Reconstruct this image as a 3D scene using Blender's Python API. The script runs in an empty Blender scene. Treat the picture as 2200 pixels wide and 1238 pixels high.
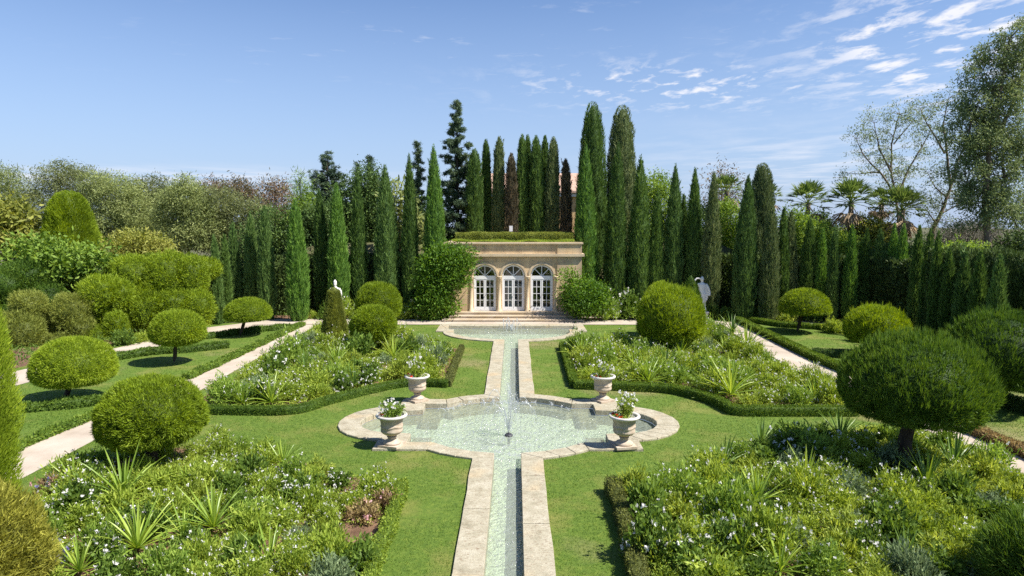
import bpy, math, random
import numpy as np
from mathutils import Vector, Matrix
from mathutils.geometry import tessellate_polygon
rng = np.random.default_rng(7)
random.seed(7)
PI = math.pi
sc = bpy.context.scene
C = sc.collection

# ---------------------------------------------------------------- camera model (2200 px wide photograph)
F, HOR, CAMZ, UVP = 1460.0, 475.0, 6.5, 1106.0
TH = math.atan((619 - HOR) / F)
PSI = (UVP - 1100) / F
AX = -0.2                                   # the garden axis
_fw = np.array([-math.sin(PSI) * math.cos(TH), math.cos(PSI) * math.cos(TH), -math.sin(TH)])
_rt = np.array([math.cos(PSI), math.sin(PSI), 0.0])
_up = np.cross(_rt, _fw)
def ray(u, v):
    return _fw * F + _rt * (u - 1100) + _up * (619 - v)
def G(u, v, z=0.0):
    d = ray(u, v); t = (z - CAMZ) / d[2]
    return (d[0] * t, d[1] * t)
def At(u, v, Y):
    d = ray(u, v); t = Y / d[1]
    return (d[0] * t, Y, CAMZ + d[2] * t)
def sc_at(Y):                               # metres per photo pixel at distance Y
    return Y / F

# ---------------------------------------------------------------- mesh builder
def nrm(a):
    return a / np.maximum(np.linalg.norm(a, axis=-1, keepdims=True), 1e-9)
def wob(P, f, s=0.0):                        # smooth pseudo noise in about -1..1
    x, y, z = P[..., 0] * f, P[..., 1] * f, P[..., 2] * f
    return (np.sin(1.7 * x + 2.3 * y + 1.1 * z + s) + np.sin(-2.1 * x + 1.3 * y + 2.7 * z + 2 * s + 1) +
            np.sin(2.9 * x - 1.9 * y + .7 * z + 3 * s + 2) + np.sin(.8 * x + 2.6 * y - 2.2 * z + 5 * s + 4)) / 4
class MB:
    def __init__(s):
        s.v = []; s.t = []; s.f = {3: [], 4: []}; s.m = {3: [], 4: []}; s.sm = {3: [], 4: []}; s.ng = []; s.n = 0
    def add(s, V, Fc, mat=0, tint=None, smooth=False):
        V = np.asarray(V, float).reshape(-1, 3)
        if tint is None: tint = np.full(len(V), .5)
        s.v.append(V); s.t.append(np.broadcast_to(np.asarray(tint, float), (len(V),)))
        if isinstance(Fc, np.ndarray):
            k = Fc.shape[1]; s.f[k].append(Fc + s.n); s.m[k].append(np.full(len(Fc), mat)); s.sm[k].append(np.full(len(Fc), smooth))
        else:
            for f in Fc:
                k = len(f)
                if k in (3, 4):
                    s.f[k].append(np.array([f]) + s.n); s.m[k].append(np.array([mat])); s.sm[k].append(np.array([smooth]))
                else:
                    s.ng.append(([i + s.n for i in f], mat, smooth))
        s.n += len(V)
    def box(s, x0, x1, y0, y1, z0, z1, mat=0):
        V = [(x, y, z) for z in (z0, z1) for y in (y0, y1) for x in (x0, x1)]
        s.add(V, np.array([(0, 2, 3, 1), (4, 5, 7, 6), (0, 1, 5, 4), (2, 6, 7, 3), (0, 4, 6, 2), (1, 3, 7, 5)]), mat)
    def lathe(s, prof, n=32, c=(0, 0, 0), mat=0, fn=None, smooth=True, tint=None):
        prof = np.array(prof, float); k = len(prof)
        a = np.linspace(0, 2 * PI, n, endpoint=False)
        r = np.repeat(prof[:, :1], n, 1); z = np.repeat(prof[:, 1:], n, 1)
        if fn is not None: r = r + fn(a[None, :], z)
        V = np.stack([r * np.cos(a) + c[0], r * np.sin(a) + c[1], z + c[2]], -1).reshape(-1, 3)
        i = np.arange(k - 1)[:, None] * n; j = np.arange(n)[None, :]; j2 = (j + 1) % n
        Q = np.stack([i + j, i + j2, i + n + j2, i + n + j], -1).reshape(-1, 4)
        s.add(V, Q, mat, tint, smooth)
    def tube(s, P, R, n=6, mat=0, tint=None, smooth=True, cap=True):
        P = np.array(P, float); R = np.broadcast_to(np.asarray(R, float), (len(P),))
        T = nrm(np.gradient(P, axis=0)); ref = np.array([0, 0, 1.0]) if abs(T[:, 2]).mean() < .8 else np.array([1.0, 0, 0])
        S = nrm(np.cross(T, ref)); B = np.cross(T, S)
        a = np.linspace(0, 2 * PI, n, endpoint=False)
        V = (P[:, None] + R[:, None, None] * (np.cos(a)[None, :, None] * S[:, None] + np.sin(a)[None, :, None] * B[:, None])).reshape(-1, 3)
        k = len(P); i = np.arange(k - 1)[:, None] * n; j = np.arange(n)[None, :]; j2 = (j + 1) % n
        Q = np.stack([i + j, i + j2, i + n + j2, i + n + j], -1).reshape(-1, 4)
        s.add(V, Q, mat, tint, smooth)
        if cap: s.add(V[-n:], [tuple(range(n))], mat, tint, False); s.add(V[:n], [tuple(range(n))[::-1]], mat, tint, False)
    def blades(s, P, D, L, W, tint, mat=0, diamond=False, ref=None):
        n = len(P)
        if n == 0: return
        D = nrm(D); L = np.broadcast_to(L, (n,))[:, None]; W = np.broadcast_to(W, (n,))[:, None]
        ref = nrm(rng.normal(size=(n, 3))) if ref is None else ref
        S = nrm(np.cross(D, ref)) * W * .5
        tint = np.clip(np.broadcast_to(tint, (n,)), 0, 1)
        if diamond:
            V = np.stack([P, P + D * L * .45 + S, P + D * L, P + D * L * .45 - S], 1).reshape(-1, 3)
            Q = (np.arange(n)[:, None] * 4 + np.arange(4)[None]); s.add(V, Q, mat, np.repeat(tint, 4))
        else:
            V = np.stack([P + S, P - S, P + D * L], 1).reshape(-1, 3)
            Q = (np.arange(n)[:, None] * 3 + np.arange(3)[None]); s.add(V, Q, mat, np.repeat(tint, 3))
    def mesh(s, name, mats):
        me = bpy.data.meshes.new(name)
        V = np.concatenate(s.v) if s.v else np.zeros((0, 3)); t = np.concatenate(s.t)
        loops, tot, mi, sm = [], [], [], []
        for k in (3, 4):
            if s.f[k]:
                A = np.concatenate(s.f[k]); loops.append(A.ravel()); tot.append(np.full(len(A), k)); mi.append(np.concatenate(s.m[k])); sm.append(np.concatenate(s.sm[k]))
        for f, m, q in s.ng:
            loops.append(np.array(f)); tot.append(np.array([len(f)])); mi.append(np.array([m])); sm.append(np.array([q]))
        loops = np.concatenate(loops).astype(np.int32); tot = np.concatenate(tot).astype(np.int32)
        me.vertices.add(len(V)); me.vertices.foreach_set('co', V.astype(np.float32).ravel())
        me.loops.add(len(loops)); me.loops.foreach_set('vertex_index', loops)
        me.polygons.add(len(tot)); st = np.concatenate([[0], np.cumsum(tot)[:-1]]).astype(np.int32)
        me.polygons.foreach_set('loop_start', st); me.polygons.foreach_set('loop_total', tot)
        me.polygons.foreach_set('material_index', np.concatenate(mi).astype(np.int32))
        me.polygons.foreach_set('use_smooth', np.concatenate(sm).astype(bool))
        at = me.attributes.new('tint', 'FLOAT', 'POINT'); at.data.foreach_set('value', t.astype(np.float32))
        for m in mats: me.materials.append(m)
        me.update(calc_edges=True); me.validate()
        return me
    def build(s, name, mats, parent=None, loc=None):
        o = bpy.data.objects.new(name, s.mesh(name, mats if isinstance(mats, (list, tuple)) else [mats])); C.objects.link(o)
        if parent is not None: o.parent = parent
        if loc is not None: o.location = loc
        return o
def tag(o, label=None, cat=None, group=None, kind=None):
    if label: o['label'] = label
    if cat: o['category'] = cat
    if group: o['group'] = group
    if kind: o['kind'] = kind
    return o
def thing(name, label, cat, loc=(0, 0, 0), group=None, rz=0):
    o = bpy.data.objects.new(name, None); C.objects.link(o); o.location = loc; o.rotation_euler = (0, 0, rz); o.empty_display_size = .2
    return tag(o, label, cat, group)
def dup(root, loc, rz=0, scale=(1, 1, 1), label=None, group=None):
    r = root.copy(); C.objects.link(r); r.location = loc; r.rotation_euler = (0, 0, rz); r.scale = scale
    if label: r['label'] = label
    if group: r['group'] = group
    for ch in list(root.children):
        c = ch.copy(); C.objects.link(c); c.parent = r
        for g in list(ch.children):
            d = g.copy(); C.objects.link(d); d.parent = c
    return r

# ---------------------------------------------------------------- materials
def new_mat(name):
    m = bpy.data.materials.new(name); m.use_nodes = True; nt = m.node_tree
    for n in list(nt.nodes): nt.nodes.remove(n)
    out = nt.nodes.new('ShaderNodeOutputMaterial')
    return m, nt, out
def N(nt, t, **kw):
    n = nt.nodes.new('ShaderNode' + t)
    for k, v in kw.items():
        if k.startswith('i_'): n.inputs[k[2:].replace('_', ' ')].default_value = v
        else: setattr(n, k, v)
    return n
def ramp(nt, fac, stops, interp='LINEAR'):
    r = nt.nodes.new('ShaderNodeValToRGB'); r.color_ramp.interpolation = interp
    e = r.color_ramp.elements
    while len(e) < len(stops): e.new(.5)
    for el, (p, c) in zip(e, stops): el.position = p; el.color = (*c, 1) if len(c) == 3 else c
    if fac is not None: nt.links.new(fac, r.inputs[0])
    return r.outputs[0]
LEAFK = {'cypress': 2.6, 'topiary_deep': 1.45, 'topiary': 2.0, 'golden': 2.1, 'tall_hedge': 1.8, 'border': 1.75, 'strap': 1.5, 'box_hedge': 1.6, 'fir': 2.4, 'tree': 1.8, 'silvery': 1.5, 'eucalyptus': 2.3, 'climber': 1.2, 'palm_leaf': 1.5, 'grass': 1.3}
def leaf_mat(name, dark, mid, light, trans=.3, rough=.6, spec=.25, k=1.3):
    if 'petal' in name: k = 1
    for pre, kk in LEAFK.items():
        if name.startswith(pre): k = kk; break
    dark, mid, light = [tuple(min(.85, c * k) for c in q) for q in (dark, mid, light)]
    m, nt, out = new_mat(name); L = nt.links.new
    at = N(nt, 'Attribute', attribute_name='tint'); oi = N(nt, 'ObjectInfo')
    ad = N(nt, 'Math', operation='MULTIPLY_ADD'); L(oi.outputs['Random'], ad.inputs[0]); ad.inputs[1].default_value = .24; ad.inputs[2].default_value = -.12
    a2 = N(nt, 'Math', operation='ADD', use_clamp=True); L(at.outputs['Fac'], a2.inputs[0]); L(ad.outputs[0], a2.inputs[1])
    col = ramp(nt, a2.outputs[0], [(0, dark), (.5, mid), (1, light)])
    p = N(nt, 'BsdfPrincipled', i_Roughness=rough); p.inputs['Specular IOR Level'].default_value = spec; L(col, p.inputs['Base Color'])
    hs = N(nt, 'HueSaturation', i_Hue=.485, i_Saturation=1.1, i_Value=1.25); L(col, hs.inputs['Color'])
    t = N(nt, 'BsdfTranslucent'); L(hs.outputs[0], t.inputs[0])
    mx = N(nt, 'MixShader', i_Fac=trans); L(p.outputs[0], mx.inputs[1]); L(t.outputs[0], mx.inputs[2]); L(mx.outputs[0], out.inputs[0])
    return m
def noise_mat(name, stops, scale=4.0, detail=8, rough=.85, bump=.2, bscale=40.0, spec=.3, stretch=(1, 1, 1), bdist=.02, extra=None, rough_n=.6):
    m, nt, out = new_mat(name); L = nt.links.new
    tc = N(nt, 'TexCoord'); mp = N(nt, 'Mapping'); mp.inputs['Scale'].default_value = stretch; L(tc.outputs['Object'], mp.inputs[0])
    n1 = N(nt, 'TexNoise', i_Scale=scale, i_Detail=detail, i_Roughness=rough_n); L(mp.outputs[0], n1.inputs['Vector'])
    col = ramp(nt, n1.outputs['Fac'], stops)
    if extra: col = extra(nt, mp.outputs[0], col)
    p = N(nt, 'BsdfPrincipled', i_Roughness=rough); p.inputs['Specular IOR Level'].default_value = spec; L(col, p.inputs['Base Color'])
    n2 = N(nt, 'TexNoise', i_Scale=bscale, i_Detail=6, i_Roughness=.65); L(mp.outputs[0], n2.inputs['Vector'])
    b = N(nt, 'Bump', i_Strength=bump, i_Distance=bdist); L(n2.outputs['Fac'], b.inputs['Height']); L(b.outputs[0], p.inputs['Normal'])
    L(p.outputs[0], out.inputs[0])
    return m
def mix_col(nt, fac, a, b, mode='MIX'):
    mx = N(nt, 'Mix', data_type='RGBA', blend_type=mode)
    for s, val in ((mx.inputs[0], fac), (mx.inputs[6], a), (mx.inputs[7], b)):
        if hasattr(val, 'is_linked') or isinstance(val, bpy.types.NodeSocket): nt.links.new(val, s)
        else: s.default_value = val if not isinstance(val, tuple) else (*val, 1)
    return mx.outputs[2]
M = {}
M['cyp'] = leaf_mat('cypress_green', (.014, .030, .007), (.037, .066, .014), (.078, .122, .026), .25)
M['cyp_bright'] = leaf_mat('cypress_bright', (.02, .045, .008), (.055, .105, .018), (.11, .18, .03), .25)
M['cyp_blue'] = leaf_mat('cypress_bluegreen', (.017, .034, .009), (.042, .074, .018), (.088, .132, .034), .2)
M['cyp_olive'] = leaf_mat('cypress_olive', (.022, .034, .012), (.055, .075, .026), (.11, .12, .05), .2)
M['cyp_dead'] = leaf_mat('cypress_brown', (.02, .02, .012), (.05, .042, .024), (.10, .075, .045), .15)
M['top'] = leaf_mat('topiary_green', (.043, .067, .006), (.110, .157, .010), (.195, .243, .022), .38)
M['top_dark'] = leaf_mat('topiary_deep_green', (.022, .048, .008), (.058, .112, .014), (.12, .18, .026), .35)
M['top_olive'] = leaf_mat('topiary_olive', (.055, .068, .014), (.115, .135, .026), (.19, .205, .05), .4)
M['cloud'] = leaf_mat('clipped_leaf', (.05, .08, .009), (.135, .195, .017), (.25, .31, .036), .35)
M['golden'] = leaf_mat('golden_conifer', (.05, .055, .010), (.14, .14, .02), (.26, .25, .045), .35)
M['box'] = leaf_mat('box_hedge_leaf', (.028, .055, .008), (.075, .125, .014), (.15, .20, .028), .3)
M['box_dry'] = leaf_mat('box_hedge_dry', (.035, .045, .012), (.085, .095, .022), (.15, .165, .04), .3)
M['hedge_dark'] = leaf_mat('tall_hedge_leaf', (.013, .025, .006), (.034, .055, .013), (.072, .108, .026), .2)
M['olive'] = leaf_mat('silvery_leaf', (.085, .112, .036), (.195, .23, .08), (.33, .36, .15), .4)
M['olive_dark'] = leaf_mat('silvery_leaf_deep', (.05, .066, .025), (.115, .135, .05), (.22, .24, .10), .4)
M['rust'] = leaf_mat('rusty_leaf', (.06, .065, .028), (.14, .11, .06), (.24, .15, .10), .3)
M['tree'] = leaf_mat('tree_leaf', (.018, .035, .010), (.045, .08, .02), (.10, .15, .035), .3)
M['tree_lit'] = leaf_mat('tree_light_leaf', (.045, .085, .012), (.11, .17, .025), (.20, .27, .05), .4)
M['tree_yel'] = leaf_mat('yellow_leaf', (.09, .11, .02), (.2, .22, .04), (.32, .32, .08), .4)
M['climb'] = leaf_mat('climber_leaf', (.022, .06, .006), (.07, .15, .014), (.15, .25, .03), .4)
M['fir'] = leaf_mat('fir_needle', (.014, .026, .016), (.032, .052, .028), (.075, .10, .045), .15)
M['euc'] = leaf_mat('eucalyptus_leaf', (.035, .055, .022), (.08, .105, .04), (.15, .175, .07), .3)
M['greytwig'] = leaf_mat('grey_twig', (.10, .095, .07), (.17, .16, .125), (.26, .25, .2), .1)
M['palm'] = leaf_mat('palm_leaf', (.04, .075, .02), (.10, .15, .035), (.2, .24, .07), .25, .4, .5)
M['palm_dry'] = leaf_mat('palm_dry', (.16, .11, .06), (.27, .2, .12), (.4, .33, .22), .2)
M['b_light'] = leaf_mat('border_light', (.06, .095, .014), (.15, .205, .026), (.28, .33, .06), .4)
M['b_yel'] = leaf_mat('border_yellow', (.07, .10, .014), (.155, .20, .028), (.27, .31, .06), .4)
M['b_dark'] = leaf_mat('border_dark', (.026, .05, .008), (.065, .11, .016), (.13, .19, .035), .4)
M['b_grey'] = leaf_mat('border_grey', (.05, .075, .035), (.11, .15, .07), (.20, .25, .13), .3)
M['b_red'] = leaf_mat('border_reddish', (.08, .05, .03), (.16, .12, .05), (.25, .2, .08), .3)
M['spike'] = leaf_mat('strap_leaf', (.06, .115, .015), (.15, .23, .03), (.30, .37, .06), .35, .4, .5)
M['spike_dark'] = leaf_mat('strap_leaf_dark', (.03, .065, .012), (.075, .14, .025), (.16, .24, .05), .35, .4, .5)
M['petal'] = leaf_mat('white_petal', (.62, .60, .56), (.76, .74, .72), (.85, .84, .83), .3)
M['petal_pink'] = leaf_mat('pink_petal', (.6, .3, .32), (.7, .42, .42), (.8, .6, .6), .3)
M['petal_blue'] = leaf_mat('violet_petal', (.12, .10, .35), (.2, .17, .45), (.35, .32, .62), .3)
M['petal_red'] = leaf_mat('red_petal', (.45, .03, .01), (.6, .05, .02), (.7, .12, .05), .3)
M['grass'] = leaf_mat('grass_blade', (.045, .095, .012), (.085, .155, .02), (.15, .215, .04), .35)
M['bark'] = noise_mat('bark', [(.3, (.02, .014, .01)), (.7, (.07, .05, .036))], 6, bump=.6, bscale=20, stretch=(1, 1, .25))
M['bark_pale'] = noise_mat('pale_bark', [(.3, (.09, .07, .05)), (.7, (.25, .2, .15))], 4, bump=.4, bscale=15, stretch=(1, 1, .3))
SKY_STR, SKY_DUST, SKY_OZ, SKY_TINT, CLOUD, SUN_STR, EXPO = .09, .15, 2.4, (.70, .735, .84), (5.4, 5.4, 5.7), 4.6, 1.05
# ---------------------------------------------------------------- setting materials
def stain(nt, vec, col):
    n = N(nt, 'TexNoise', i_Scale=.9, i_Detail=4); nt.links.new(vec, n.inputs['Vector'])
    f = ramp(nt, n.outputs['Fac'], [(.42, (0, 0, 0)), (.62, (1, 1, 1))])
    return mix_col(nt, f, col, mix_col(nt, .5, col, (.36, .27, .14)), 'MIX')
def pits(nt, vec, col):
    v = N(nt, 'TexNoise', i_Scale=13, i_Detail=9, i_Roughness=.8); mp = N(nt, 'Mapping'); mp.inputs['Scale'].default_value = (.8, 1.6, 1); nt.links.new(vec, mp.inputs[0]); nt.links.new(mp.outputs[0], v.inputs['Vector'])
    f = ramp(nt, v.outputs['Fac'], [(.40, (1, 1, 1)), (.475, (0, 0, 0))])
    n = N(nt, 'TexNoise', i_Scale=.8, i_Detail=3); nt.links.new(vec, n.inputs['Vector'])
    g = ramp(nt, n.outputs['Fac'], [(.56, (0, 0, 0)), (.78, (.8, .8, .8))])
    c2 = mix_col(nt, g, col, (.42, .30, .15))
    return mix_col(nt, f, c2, (.22, .165, .11))
M['coping'] = noise_mat('travertine_coping', [(.25, (.25, .225, .155)), (.5, (.365, .333, .245)), (.75, (.445, .415, .325))], 3.2, bump=.9, bscale=22, bdist=.02, extra=pits)
M['stone'] = noise_mat('pale_stone', [(.3, (.40, .32, .24)), (.7, (.54, .46, .36))], 2.0, bump=.35, bscale=30, extra=stain)
M['path'] = noise_mat('pale_path', [(.3, (.34, .28, .22)), (.55, (.43, .37, .30)), (.8, (.50, .44, .37))], .8, bump=.35, bscale=70, bdist=.01)
M['soil'] = noise_mat('brown_soil', [(.3, (.085, .045, .025)), (.55, (.17, .10, .06)), (.8, (.30, .19, .12))], 1.6, bump=1, bscale=14, bdist=.05)
M['ground'] = noise_mat('outer_ground', [(.3, (.05, .06, .02)), (.7, (.13, .12, .06))], .25, bump=.5, bscale=6)
def lawnx(nt, vec, col):
    n = N(nt, 'TexNoise', i_Scale=.55, i_Detail=7, i_Roughness=.6); nt.links.new(vec, n.inputs['Vector'])
    f = ramp(nt, n.outputs['Fac'], [(.5, (0, 0, 0)), (.68, (1, 1, 1))])
    n2 = N(nt, 'TexNoise', i_Scale=.22, i_Detail=5); nt.links.new(vec, n2.inputs['Vector']); f2 = ramp(nt, n2.outputs['Fac'], [(.58, (0, 0, 0)), (.72, (.8, .8, .8))])
    return mix_col(nt, f2, mix_col(nt, f, col, (.17, .18, .04)), (.25, .2, .10))
M['lawn'] = noise_mat('lawn', [(.25, (.052, .095, .010)), (.5, (.09, .148, .016)), (.75, (.14, .19, .025))], 7, bump=.9, bscale=60, bdist=.02, extra=lawnx)
def bricks(nt, vec, col):
    sp = N(nt, 'SeparateXYZ'); nt.links.new(vec, sp.inputs[0]); cb = N(nt, 'CombineXYZ')
    ad = N(nt, 'Math', operation='ADD'); nt.links.new(sp.outputs['X'], ad.inputs[0]); nt.links.new(sp.outputs['Y'], ad.inputs[1])
    nt.links.new(ad.outputs[0], cb.inputs['X']); nt.links.new(sp.outputs['Z'], cb.inputs['Y'])
    b = N(nt, 'TexBrick', offset=.5); b.inputs['Scale'].default_value = 1; b.inputs['Brick Width'].default_value = 1.1; b.inputs['Row Height'].default_value = .42
    b.inputs['Mortar Size'].default_value = .010; b.inputs['Color1'].default_value = (1, 1, 1, 1); b.inputs['Color2'].default_value = (.80, .81, .83, 1); b.inputs['Mortar'].default_value = (.62, .6, .58, 1)
    nt.links.new(cb.outputs[0], b.inputs['Vector'])
    c = mix_col(nt, 1.0, col, b.outputs['Color'], 'MULTIPLY')
    n = N(nt, 'TexNoise', i_Scale=1.4, i_Detail=6); mp = N(nt, 'Mapping'); mp.inputs['Scale'].default_value = (1, 1, .18); nt.links.new(vec, mp.inputs[0]); nt.links.new(mp.outputs[0], n.inputs['Vector'])
    f = ramp(nt, n.outputs['Fac'], [(.45, (0, 0, 0)), (.72, (.6, .6, .6))])
    return mix_col(nt, f, c, (.25, .2, .15))
M['facade'] = noise_mat('limestone', [(.3, (.50, .36, .20)), (.55, (.65, .48, .28)), (.8, (.72, .56, .36))], 1.3, bump=.25, bscale=26, extra=bricks)
M['trim'] = noise_mat('limestone_trim', [(.3, (.46, .36, .23)), (.7, (.62, .5, .34))], 2.2, bump=.2, bscale=30)
M['paint'] = noise_mat('pale_paint', [(.3, (.72, .72, .72)), (.7, (.78, .78, .77))], 3, rough=.45, bump=.05)
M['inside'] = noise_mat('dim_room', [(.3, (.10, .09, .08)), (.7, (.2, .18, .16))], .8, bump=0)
M['curtain'] = noise_mat('grey_curtain', [(.3, (.3, .31, .34)), (.7, (.45, .46, .5))], 3, stretch=(6, 1, .2), bump=.2)
M['roof_tile'] = noise_mat('terracotta', [(.3, (.34, .20, .14)), (.7, (.50, .36, .28))], 3, bump=.6, bscale=9)
M['render'] = noise_mat('ochre_render', [(.3, (.5, .33, .16)), (.7, (.6, .42, .22))], 1, bump=.1)
M['white_stone'] = noise_mat('white_marble', [(.3, (.66, .63, .60)), (.7, (.8, .78, .76))], 3, bump=.15, bscale=20)
M['urn'] = noise_mat('urn_stone', [(.25, (.30, .235, .165)), (.5, (.44, .36, .275)), (.75, (.52, .45, .37))], 5, bump=.35, bscale=24)
M['urn_rim'] = noise_mat('urn_rim_stone', [(.3, (.47, .44, .40)), (.7, (.60, .575, .54))], 6, bump=.2, bscale=24)
M['metal_dark'] = noise_mat('dark_metal', [(.3, (.03, .03, .04)), (.7, (.07, .07, .08))], 5, rough=.4, bump=.05)
M['wood_edge'] = noise_mat('timber_edging', [(.3, (.16, .09, .05)), (.7, (.3, .19, .12))], 4, bump=.3)
def floor_caustics(nt, vec, col):
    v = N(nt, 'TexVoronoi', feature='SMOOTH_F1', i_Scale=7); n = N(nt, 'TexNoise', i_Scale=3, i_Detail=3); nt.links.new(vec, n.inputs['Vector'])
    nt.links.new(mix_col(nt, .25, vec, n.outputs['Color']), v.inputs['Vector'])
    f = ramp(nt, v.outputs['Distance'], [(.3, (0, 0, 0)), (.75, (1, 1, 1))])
    return mix_col(nt, f, col, (.56, .63, .46))  # lighter cell network in the floor colour imitates caustic light through the water
M['pool_floor'] = noise_mat('pool_floor', [(.3, (.38, .46, .32)), (.6, (.48, .555, .40)), (.8, (.53, .585, .41))], .9, bump=.1, extra=floor_caustics)
M['pool_wall'] = noise_mat('mossy_wall', [(.3, (.16, .16, .07)), (.7, (.34, .3, .18))], 3, bump=.4)
def glass_mat(name, tint, rough=.02, base=.06):
    m, nt, out = new_mat(name); L = nt.links.new
    t = N(nt, 'BsdfTransparent'); t.inputs[0].default_value = (*tint, 1)
    g = N(nt, 'BsdfGlossy', i_Roughness=rough); fr = N(nt, 'Fresnel', i_IOR=1.45)
    a = N(nt, 'Math', operation='ADD', use_clamp=True); L(fr.outputs[0], a.inputs[0]); a.inputs[1].default_value = base
    mx = N(nt, 'MixShader'); L(a.outputs[0], mx.inputs[0]); L(t.outputs[0], mx.inputs[1]); L(g.outputs[0], mx.inputs[2]); L(mx.outputs[0], out.inputs[0])
    return m
M['glass'] = glass_mat('window_glass', (.75, .8, .8), .01, .08)
def water_mat():
    m, nt, out = new_mat('rippled_water'); L = nt.links.new
    tc = N(nt, 'TexCoord')
    n1 = N(nt, 'TexNoise', i_Scale=9, i_Detail=4, i_Roughness=.6); L(tc.outputs['Object'], n1.inputs['Vector'])
    n2 = N(nt, 'TexNoise', i_Scale=2.2, i_Detail=3); L(tc.outputs['Object'], n2.inputs['Vector'])
    ad = N(nt, 'Math', operation='MULTIPLY_ADD'); L(n2.outputs['Fac'], ad.inputs[0]); ad.inputs[1].default_value = 1.2; L(n1.outputs['Fac'], ad.inputs[2])
    b = N(nt, 'Bump', i_Strength=1.0, i_Distance=.075); L(ad.outputs[0], b.inputs['Height'])
    t = N(nt, 'BsdfTransparent'); t.inputs[0].default_value = (.93, .98, .93, 1)
    d = N(nt, 'BsdfDiffuse'); d.inputs[0].default_value = (.68, .77, .62, 1); L(b.outputs[0], d.inputs['Normal'])
    g = N(nt, 'BsdfGlossy', i_Roughness=.06); L(b.outputs[0], g.inputs['Normal'])
    m1 = N(nt, 'MixShader', i_Fac=.27); L(t.outputs[0], m1.inputs[1]); L(d.outputs[0], m1.inputs[2])
    fr = N(nt, 'Fresnel', i_IOR=1.33); L(b.outputs[0], fr.inputs['Normal'])
    m2 = N(nt, 'MixShader'); L(fr.outputs[0], m2.inputs[0]); L(m1.outputs[0], m2.inputs[1]); L(g.outputs[0], m2.inputs[2]); L(m2.outputs[0], out.inputs[0])
    return m
M['water'] = water_mat()
def spray_mat():
    m, nt, out = new_mat('water_spray'); L = nt.links.new
    t = N(nt, 'BsdfTransparent'); d = N(nt, 'BsdfDiffuse'); d.inputs[0].default_value = (.85, .88, .9, 1); tr = N(nt, 'BsdfTranslucent'); tr.inputs[0].default_value = (.85, .88, .9, 1)
    g = N(nt, 'BsdfGlossy', i_Roughness=.15)
    a = N(nt, 'MixShader', i_Fac=.5); L(d.outputs[0], a.inputs[1]); L(tr.outputs[0], a.inputs[2])
    b = N(nt, 'MixShader', i_Fac=.3); L(a.outputs[0], b.inputs[1]); L(g.outputs[0], b.inputs[2])
    c = N(nt, 'MixShader', i_Fac=.7); L(t.outputs[0], c.inputs[1]); L(b.outputs[0], c.inputs[2]); L(c.outputs[0], out.inputs[0])
    return m
M['spray'] = spray_mat()

# ---------------------------------------------------------------- plan helpers
def pip(P, poly):
    P = np.asarray(P); x, y = P[:, 0], P[:, 1]; poly = np.asarray(poly); ins = np.zeros(len(P), bool)
    x1, y1 = poly[-1]
    for x2, y2 in poly:
        c = ((y2 > y) != (y1 > y)) & (x < (x1 - x2) * (y - y2) / (y1 - y2 + 1e-12) + x2); ins ^= c; x1, y1 = x2, y2
    return ins
def flat(mb, loops, z, mat=0):
    pts = [p for l in loops for p in l]
    tris = tessellate_polygon([[Vector((p[0], p[1], 0)) for p in l] for l in loops])
    P = np.array(pts, float); out = []
    for t in tris:
        a, b, c = t; s = (P[b][0] - P[a][0]) * (P[c][1] - P[a][1]) - (P[b][1] - P[a][1]) * (P[c][0] - P[a][0])
        out.append((a, b, c) if s > 0 else (a, c, b))
    mb.add(np.column_stack([P, np.full(len(P), z)]), np.array(out), mat)
def smooth_poly(pts, n=6, closed=True):       # Catmull-Rom
    P = np.array(pts, float); k = len(P); out = []
    rg = range(k if closed else k - 1)
    for i in rg:
        p0, p1, p2, p3 = (P[(i - 1) % k], P[i], P[(i + 1) % k], P[(i + 2) % k]) if closed else (P[max(i - 1, 0)], P[i], P[i + 1], P[min(i + 2, k - 1)])
        for t in np.arange(n) / n:
            out.append(.5 * (2 * p1 + (p2 - p0) * t + (2 * p0 - 5 * p1 + 4 * p2 - p3) * t * t + (3 * p1 - p0 - 3 * p2 + p3) * t ** 3))
    if not closed: out.append(P[-1])
    return [tuple(p) for p in out]
def resample(pts, step):
    P = np.array(pts, float); d = np.r_[0, np.cumsum(np.linalg.norm(np.diff(P, axis=0), axis=1))]
    n = max(2, int(d[-1] / step) + 1); t = np.linspace(0, d[-1], n)
    return np.column_stack([np.interp(t, d, P[:, i]) for i in range(P.shape[1])])

# ---------------------------------------------------------------- pool, rill and upper basin (half plan, mirrored)
PY = 21.43
rad = math.radians
def arc(c, r, a0, a1, n):
    return [(c[0] + r * math.cos(rad(a)), c[1] + r * math.sin(rad(a))) for a in np.linspace(a0, a1, n)]
so = arc((0, PY), 3.56, -74.4, -49.75, 4) + [(3.85, 18.71), (3.85, 19.53)] + arc((3.55, PY), 1.92, -77, 77, 11) + [(3.85, 23.33), (3.85, 24.15)] + arc((0, PY), 3.56, 49.75, 74.4, 4)
si = arc((0, PY), 3.05, -83, -43.8, 4) + [(2.96, 19.32), (2.96, 20.12)] + arc((3.55, PY), 1.22, -92, 92, 11) + [(2.96, 22.74), (2.96, 23.54)] + arc((0, PY), 3.05, 43.8, 83, 4)
nso = [(4.0 * math.cos(rad(a)), 39.4 + 3.3 * math.sin(rad(a))) for a in np.linspace(-76.3, 0, 8)] + [(4.45, 39.42), (4.45, 42.22), (3.86, 42.22)]
nsi = [(3.42 * math.cos(rad(a)), 39.4 + 2.75 * math.sin(rad(a))) for a in np.linspace(-83.9, 0, 8)] + [(3.42, 40.1), (3.86, 40.1), (3.86, 41.45)]
canal_s_o, canal_s_i = [(.96, 3.0), (.96, 17.99)], [(.37, 3.0), (.37, 18.40)]
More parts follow.
